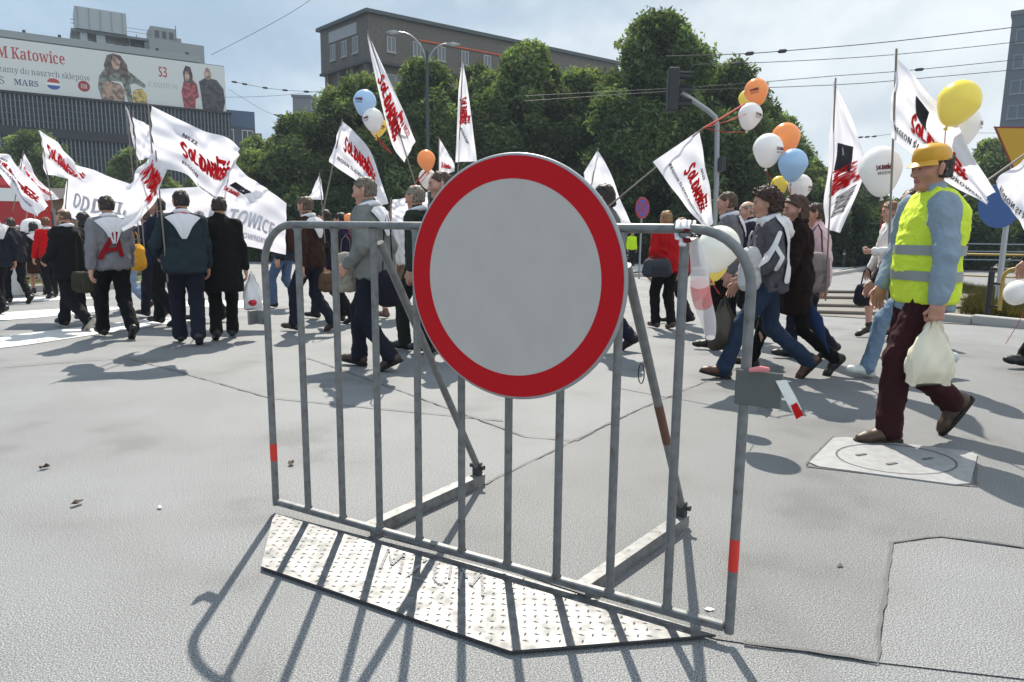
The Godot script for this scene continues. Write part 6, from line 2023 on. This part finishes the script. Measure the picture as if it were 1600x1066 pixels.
func marchers() -> void:
	var black := Color(.085, .085, .1)
	var navy := Color(.11, .12, .17)
	var white := Color(.88, .88, .9)
	# --- left group
	var p := person(-7.62, -10.45, 1.58, -112, "man in a dark suit cut off by the left edge", {"tc": navy, "bc": black, "scarf": "drape", "hem": .78, "step": .5, "hc": Color(.3, .28, .26), "lead": -1.0})
	p = person(-9.47, -14.05, 1.44, -135, "bare legged person in a dark top and brown skirt walking away", {"tc": Color(.12, .1, .1), "bottom": "skirt", "bc": Color(.2, .13, .11), "hair": "bob", "hc": Color(.08, .06, .06), "width": .88, "step": .5, "scarf": "drape", "sc": Color(.1, .05, .05)})
	bag("white round bag on the shoulder of the person in the brown skirt", Vector3(-9.61, 1.066, -14.2), Vector3(.42, .5, .25), Color(.9, .9, .9), .4)
	p = person(-8.71, -13.29, 1.53, -130, "person in a bright red jacket and black trousers near the left lawn", {"tc": Color(.72, .06, .08), "bc": black, "hc": Color(.35, .22, .15), "width": .92, "step": .45, "lead": -1.0, "scarf": "ring"})
	p = person(-5.74, -9.56, 1.48, -120, "dark haired person half hidden behind the stout man in black", {"tc": Color(.16, .15, .14), "bc": black, "hc": Color(.1, .08, .07), "hair": "bob", "step": .4})
	bag("olive shoulder bag hanging between the stout man and the grey jacket", Vector3(-5.142, 0.548, -8.4), Vector3(.3, .26, .14), Color(.22, .21, .17), -.4, {"strap": .5})
	p = person(-5.42, -8.65, 1.53, -112, "stout man in a black suit striding with a shirt collar showing", {"tc": black, "bc": black, "bulk": 1.2, "hem": .76, "step": 1.1, "loose": 1.12, "hc": Color(.3, .24, .2), "hair": "thin", "lead": -1.0, "scarf": "ring", "cell": .019, "lh": Vector3(.22, 1.0, .2), "rh": Vector3(-.2, .95, .2), "sole": true, "solec": Color(.6, .58, .55)})
	p = person(-5.98, -11.15, 1.64, -105, "person in pale jeans stepping behind the grey jacket with a red letter", {"tc": Color(.3, .22, .22), "bc": Color(.5, .56, .65), "step": .95, "sc": Color(.3, .08, .08), "lead": -1.0})
	bag("small yellow bag at the hip beside the grey jacket", Vector3(-4.571, 0.837, -8.6), Vector3(.2, .3, .14), Color(.85, .62, .2), 0, {"strap": .2})
	p = person(-4.46, -7.86, 1.62, -135, "man in a grey jacket with a big red letter on his back", {"tc": Color(.46, .46, .48), "bc": Color(.05, .05, .06), "hc": Color(.16, .13, .12), "scarf": "drape", "step": .85, "cell": .018, "hem": .86, "loose": 1.08})
	var tri := PackedVector2Array()
	stroke(tri, [Vector2(.0, .0), Vector2(.55, 1), Vector2(.62, 1), Vector2(.75, .1)], .09)
	stroke(tri, [Vector2(.2, .3), Vector2(.7, .38)], .08)
	worn(p, "red_letter", tri, Vector2(.16, .98), Vector2(-.3, 0), Vector2(0, .28), cloth(Color(.5, .07, .1)))
	p = person(-4.54, -9.21, 1.68, -98, "man in a dark jacket seen from the side holding two flag poles", {"tc": Color(.11, .13, .2), "bc": black, "hc": Color(.09, .07, .06), "step": .6, "lh": Vector3(.1, 1.12, .34), "lgrip": true, "skin": Color(.42, .22, .15), "lead": -1.0, "look": .15})
	p = person(-3.45, -7.43, 1.64, -152, "man in a teal denim jacket walking away with a red and white neckerchief", {"tc": Color(.14, .185, .21), "bc": Color(.1, .11, .16), "hc": Color(.1, .08, .08), "scarf": "drape", "step": .55, "cell": .016, "hem": .82, "bulk": 1.12, "loose": 1.12, "lh": Vector3(.26, 1.0, .2), "look": .2})
	worn(p, "collar_trim", PackedVector2Array([Vector2(0, 0), Vector2(1, 0), Vector2(.5, .2)]), Vector2(-.06, 1.47), Vector2(.12, 0), Vector2(0, .1), cloth(Color(.75, .3, .33)))
	p = person(-3.25, -7.88, 1.61, -160, "man in a long black coat walking away beside the teal jacket", {"tc": Color(.075, .07, .075), "bc": Color(.06, .06, .065), "hc": Color(.14, .11, .1), "hem": .6, "sweep": .18, "bulk": 1.14, "step": .5, "cell": .017, "lead": -1.0, "rh": Vector3(-.27, .84, .02)})
	carrier("white plastic bag with a red print in the black coated man's hand", Vector3(-2.965, 0.693, -8), .2, .4, .14, Color(.88, .88, .9), .3, true)
	p = person(-8.60, -12.21, 1.50, -118, "dark coated person walking between the left edge man and the brown skirt", {"tc": Color(.14, .14, .17), "bc": black, "hc": Color(.2, .16, .13), "step": .7})
	p = person(-5.16, -10.10, 1.59, -104, "person in dark blue seen between the red letter jacket and the flag holder", {"tc": Color(.12, .15, .24), "bc": Color(.12, .13, .17), "hc": Color(.25, .2, .16), "step": .8, "lead": -1.0})
	p = person(-4.20, -9.68, 1.58, -108, "brown clad person showing between the teal jacket and the black coat", {"tc": Color(.24, .17, .14), "bc": black, "hc": Color(.3, .24, .18), "step": .6, "scarf": "ring"})
	# --- seen through the barrier
	p = person(-2.69, -10.36, 1.62, -106, "person in black walking between the white neckerchief and the purple top", {"tc": Color(.1, .1, .11), "bc": Color(.14, .15, .19), "hc": Color(.15, .12, .1), "step": .7, "scarf": "ring"})
	p = person(-3.90, -12.06, 1.73, -105, "dark haired man in a dark vest with a backpack, farthest behind the barrier", {"tc": Color(.16, .17, .21), "bc": Color(.3, .37, .48), "hc": Color(.06, .05, .05), "step": .6, "bare_arms": false})
	backpack(p, "brown backpack on the farthest man behind the barrier's left post", Color(.22, .13, .12))
	p = person(-2.49, -8.72, 1.69, -112, "brown jacketed man with a white neckerchief behind the barrier's second gap", {"tc": Color(.2, .13, .11), "bc": Color(.12, .13, .18), "hc": Color(.3, .25, .2), "scarf": "drape", "step": .7, "cell": .019, "sc": Color(.25, .2, .17)})
	bag("tan bag at the brown jacketed man's hip", Vector3(-2.253, 0.573, -8.6), Vector3(.24, .24, .13), Color(.36, .28, .22), .3, {"strap": .4})
	p = person(-2.32, -9.76, 1.54, -108, "person in a dark purple top behind the grey jacketed man", {"tc": Color(.13, .11, .2), "bc": black, "hc": Color(.08, .06, .06), "step": .5, "lead": -1.0})
	p = person(-1.73, -10.59, 1.71, -100, "bare legged person in shorts between the grey jacket and the sign", {"tc": Color(.75, .75, .76), "bottom": "shorts", "bc": Color(.42, .36, .3), "hc": Color(.2, .16, .13), "step": .6, "sc": Color(.4, .3, .25)})
	p = person(-1.22, -6.13, 1.69, -106, "grey jacketed older man with a white neckerchief striding behind the barrier", {"tc": Color(.44, .45, .44), "bc": Color(.1, .11, .15), "hc": Color(.34, .31, .27), "scarf": "drape", "step": .62, "cell": .015, "hem": .84, "bulk": 1.06, "lh": Vector3(.25, .95, .12), "sc": Color(.2, .14, .1), "sole": true, "look": .2, "lead": -1.0})
	bag("dark navy bag hanging at the grey jacketed man's side", Vector3(-1.047, 0.73, -5.9), Vector3(.2, .3, .12), Color(.1, .1, .14), .2, {"strap": .5})
	bag("pale cloth bag in front of the grey jacketed man", Vector3(-1.464, 0.84, -6.2), Vector3(.22, .34, .12), Color(.62, .6, .55), .2, {"strap": .2})
	p = person(-0.94, -7.20, 1.70, -112, "grey haired person in a dark green jacket at the sign's left rim", {"tc": Color(.17, .2, .17), "bc": Color(.12, .14, .13), "hc": Color(.42, .39, .35), "scarf": "ring", "step": .5, "width": .92})
	p = person(-0.65, -6.89, 1.82, -92, "man with his face showing over the sign's upper left rim", {"tc": Color(.2, .2, .22), "bc": black, "hc": Color(.22, .17, .14), "step": .6, "skin": Color(.46, .25, .18), "look": .35, "lead": -1.0})
	p = person(0.98, -7.38, 1.76, -112, "dark haired person in a grey top half hidden by the sign's right rim", {"tc": Color(.38, .39, .4), "bc": navy, "hc": Color(.13, .1, .08), "hair": "bob", "step": .75})
	# --- right group
	p = person(2.47, -10.31, 1.56, -125, "fair haired person in a red top half hidden by the red jacketed woman", {"tc": Color(.6, .14, .14), "bc": Color(.15, .12, .14), "hc": Color(.42, .3, .19), "step": .4, "width": .9})
	p = person(2.07, -9.57, 1.61, -165, "woman in a red jacket and black trousers with a bag on her back", {"tc": Color(.66, .06, .09), "bc": Color(.05, .05, .06), "hc": Color(.5, .38, .25), "hair": "short", "step": .25, "width": .95, "bulk": 1.08, "cell": .018, "scarf": "ring", "sc": Color(.25, .2, .17)})
	bag("grey waist bag on the red jacketed woman's back", Vector3(1.907, 0.762, -9.35), Vector3(.42, .26, .17), Color(.24, .25, .28), .25, {"strap": .06})
	p = person(2.32, -7.60, 1.71, -108, "man with a white neckerchief left of the hooded woman", {"tc": Color(.42, .42, .44), "bc": Color(.09, .07, .08), "hc": Color(.28, .22, .18), "scarf": "drape", "step": .45, "skin": Color(.5, .26, .19)})
	p = person(2.81, -8.41, 1.68, -106, "bald topped man with a white neckerchief just behind the hooded woman", {"tc": Color(.14, .14, .2), "bc": black, "hc": Color(.42, .38, .33), "hair": "thin", "scarf": "drape", "step": .6, "skin": Color(.52, .29, .21), "lead": -1.0})
	carrier("dark carrier bag with a red rim below the white balloon", Vector3(1.78, 0.672, -5.9), .24, .42, .16, Color(.1, .05, .06), .2)
	p = person(2.15, -5.90, 1.66, -98, "woman in a grey and white hooded jacket and jeans taking a long stride", {"tc": Color(.33, .32, .34), "bc": Color(.15, .2, .28), "hc": Color(.17, .08, .05), "hair": "curly", "scarf": "hood", "scarf_color": Color(.85, .84, .84), "step": 1.15, "cell": .014, "width": .92, "sc": Color(.3, .17, .1), "lh": Vector3(.2, .98, .22), "loose": .92, "flare": 1.15, "sole": true, "lean": .09})
	for q in [[[Vector2(.0, 1.43), Vector2(-.06, 1.36), Vector2(-.12, 1.22), Vector2(-.13, 1.05), Vector2(-.1, .9)], .028], [[Vector2(.2, 1.0), Vector2(.1, 1.08), Vector2(.04, 1.2), Vector2(.0, 1.3)], .02], [[Vector2(.04, 1.2), Vector2(-.02, 1.1), Vector2(.02, 1.0)], .018]]:
		var st := PackedVector2Array()
		stroke(st, q[0], q[1])
		worn(p, "white_stripe", st, Vector2.ZERO, Vector2(1, 0), Vector2(0, 1), cloth(Color(.86, .85, .85)), 1.0, .004, true)
	bag("grey and white handbag under the hooded woman's arm", Vector3(1.911, 0.941, -5.7), Vector3(.2, .34, .12), Color(.72, .71, .72), .5, {"strap": .18})
	p = person(3.02, -7.04, 1.58, -104, "person in white and pink carrying a patterned bag, behind the brown coat", {"tc": Color(.85, .72, .74), "bc": navy, "hc": Color(.2, .15, .12), "step": .7, "width": .9})
	bag("grey patterned cloth bag behind the brown coated woman", Vector3(2.726, 0.886, -6.4), Vector3(.3, .36, .16), Color(.55, .5, .5), .2, {"strap": .3})
	p = person(2.50, -6.22, 1.62, -100, "woman in a long dark brown coat and black stockings in mid stride", {"tc": Color(.13, .08, .07), "bottom": "leggings", "loose": .8, "bc": Color(.05, .045, .045), "hc": Color(.24, .16, .11), "hair": "bob", "hem": .62, "sweep": .17, "step": 1.1, "cell": .016, "width": .9, "skin": Color(.46, .25, .18), "sc": Color(.05, .04, .04), "scarf": "ring", "scarf_color": Color(.15, .09, .08), "look": .25, "lead": -1.0, "skirt_hem": .45})
	var u := Buf.new()
	u.tube([Vector3(0, 0, 0), Vector3(.05, -.12, .0), Vector3(.1, -.24, .0), Vector3(.14, -.32, 0), Vector3(.18, -.4, 0)], [.012, .055, .035, .012, .006], 9)
	var um := thing("umbrella", "folded blue umbrella hanging behind the brown coated woman", "umbrella", Vector3(2.515, 0.628, -5.9))
	obj("canopy", u, cloth(Color(.12, .18, .32)), um)
	u = Buf.new()
	u.tube([Vector3(0, 0, 0), Vector3(-.015, .07, 0), Vector3(.015, .1, 0), Vector3(.04, .08, 0)], .009, 7)
	obj("handle", u, mat(Color(.08, .06, .05), .5), um)
	p = person(4.77, -8.94, 1.73, -96, "woman in a white top and brown skirt on high heels beyond the vest", {"tc": Color(.86, .84, .82), "bottom": "skirt", "bc": Color(.2, .11, .09), "hc": Color(.4, .28, .18), "hair": "bob", "step": .55, "width": .88, "sc": Color(.1, .05, .04), "lh": Vector3(.14, 1.1, .3), "lgrip": true, "skin": Color(.5, .28, .2), "lfoot": [.07, .07, .2, .35], "rfoot": [-.07, .09, -.2, .5]})
	bag("dark handbag held before the woman in the brown skirt", Vector3(3.809, 0.59, -7.6), Vector3(.24, .24, .12), Color(.14, .13, .17), .2, {"strap": .2})
	p = person(3.44, -6.05, 1.72, -94, "person in pale jeans and white trainers hidden behind the man in the vest", {"tc": Color(.25, .22, .2), "bc": Color(.42, .5, .58), "hc": Color(.2, .14, .1), "step": 1.15, "sc": Color(.75, .76, .74), "skin": Color(.46, .24, .17), "loose": .9, "sink": .02})
	p = person(5.27, -6.66, 2.03, -94, "dark clad person stepping in from the right edge", {"tc": navy, "bc": black, "step": 1.0, "scarf": "ring"})
	hi_vis_man()
	# --- people far behind
	p = person(5.40, -32.49, 1.71, 20, "distant steward in a yellow safety vest standing on the far pavement", {"tc": Color(.75, .9, .12), "bc": Color(.08, .09, .11), "cell": .03, "step": .2, "group": "people on the far pavement"})
	p = person(19.10, -40.15, 1.62, 150, "distant fair haired person in a dark top and pale trousers on the square", {"tc": Color(.12, .13, .17), "bc": Color(.55, .56, .56), "hc": Color(.55, .48, .36), "cell": .03, "step": .4, "group": "people on the far pavement"})
	p = person(24.09, -49.03, 1.71, 170, "distant person in a tan top walking on the square", {"tc": Color(.5, .38, .3), "bc": Color(.3, .33, .36), "cell": .03, "step": .4, "group": "people on the far pavement"})
	p = person(22.64, -52.02, 1.67, -70, "distant person in a blue top beyond the brown coated woman's shoulder", {"tc": Color(.25, .33, .42), "bc": Color(.14, .14, .17), "cell": .03, "step": .4, "group": "people on the far pavement"})

func hi_vis_man() -> void:
	var skin := Color(.42, .2, .14)
	var p := person(2.42, -4.14, 1.75, -92, "man in a lime safety vest, denim shirt and yellow hard hat", {"tc": Color(.52, .58, .63), "bc": Color(.2, .085, .095), "hc": Color(.13, .11, .1), "skin": skin, "cell": .0125, "fold": .016, "hem": .8, "bulk": .94, "width": 1.0, "sc": Color(.25, .18, .12), "sole": true, "solec": Color(.1, .08, .06), "lfoot": [.085, 0.0, .17, 0.0], "rfoot": [-.085, .17, -.36, 1.0], "shz": .035, "elbow": .25, "lh": Vector3(.29, .81, .07), "rh": Vector3(-.26, .9, .12), "lgrip": true, "look": .12, "nod": .1, "step": .6, "sleeve": 1.06, "loose": 1.08, "lean": .02})
	hat(p, Color(.8, .58, .06))
	# the vest: the trunk of the shirt, a little larger, open at the sides
	var up: Callable = p.up
	var el := Vector3(1.26, 1, .9)
	var bulk := .93
	var hip: float = p.hip
	var bones := [[up.call(Vector3(0, .96, 0)), up.call(Vector3(0, 1.12, 0)), .176 * bulk, .17 * bulk, .03, el, hip - .92 + .845], [up.call(Vector3(0, 1.12, -.015)), up.call(Vector3(0, 1.32, -.035)), .175 * bulk, .17, .04, el], [up.call(Vector3(0, 1.3, -.01)), up.call(Vector3(0, 1.43, -.02)), .158, .09, .05, el], [up.call(Vector3(-.13, 1.405, -.01)), up.call(Vector3(.13, 1.405, -.01)), .072, .072, .06], [up.call(Vector3(0, 1.06, .06)), up.call(Vector3(0, 1.16, .06)), .12 * bulk, .12 * bulk, .06], [Vector3(0, hip + .04, 0), Vector3(0, hip - .14, -.01), .18 * bulk, .186 * bulk, .04, el, hip - .92 + .845]]
	var f := shape(bones, .0125)
	var b := Buf.new()
	f.net(b, folds, .012, Vector3(1.2, 1.2, 1.2))
	var m := cloth(Color(.82, .9, .26), .7, 1.3).duplicate() as StandardMaterial3D
	m.backlight_enabled = true; m.backlight = Color(.25, .25, .25)
	obj("safety_vest", b, m, p.node)
	var q := {"field": f, "up": up, "node": p.node}
	var tape := mat(lin(.24, .26, .25), .4, .2)
	band(q, "reflective_band", .985, 1.04, .008, tape)
	band(q, "reflective_band", 1.13, 1.185, .008, tape)
	# the bag in his hand
	var n: Node3D = p.node
	var hand_at: Vector3 = n.transform * ((p.arms[0][2] as Vector3) + Vector3(-.02, -.085, .0))
	carrier("translucent cream plastic bag hanging from the hard hatted man's hand", hand_at, .25, .37, .12, Color(.9, .87, .78), .05)
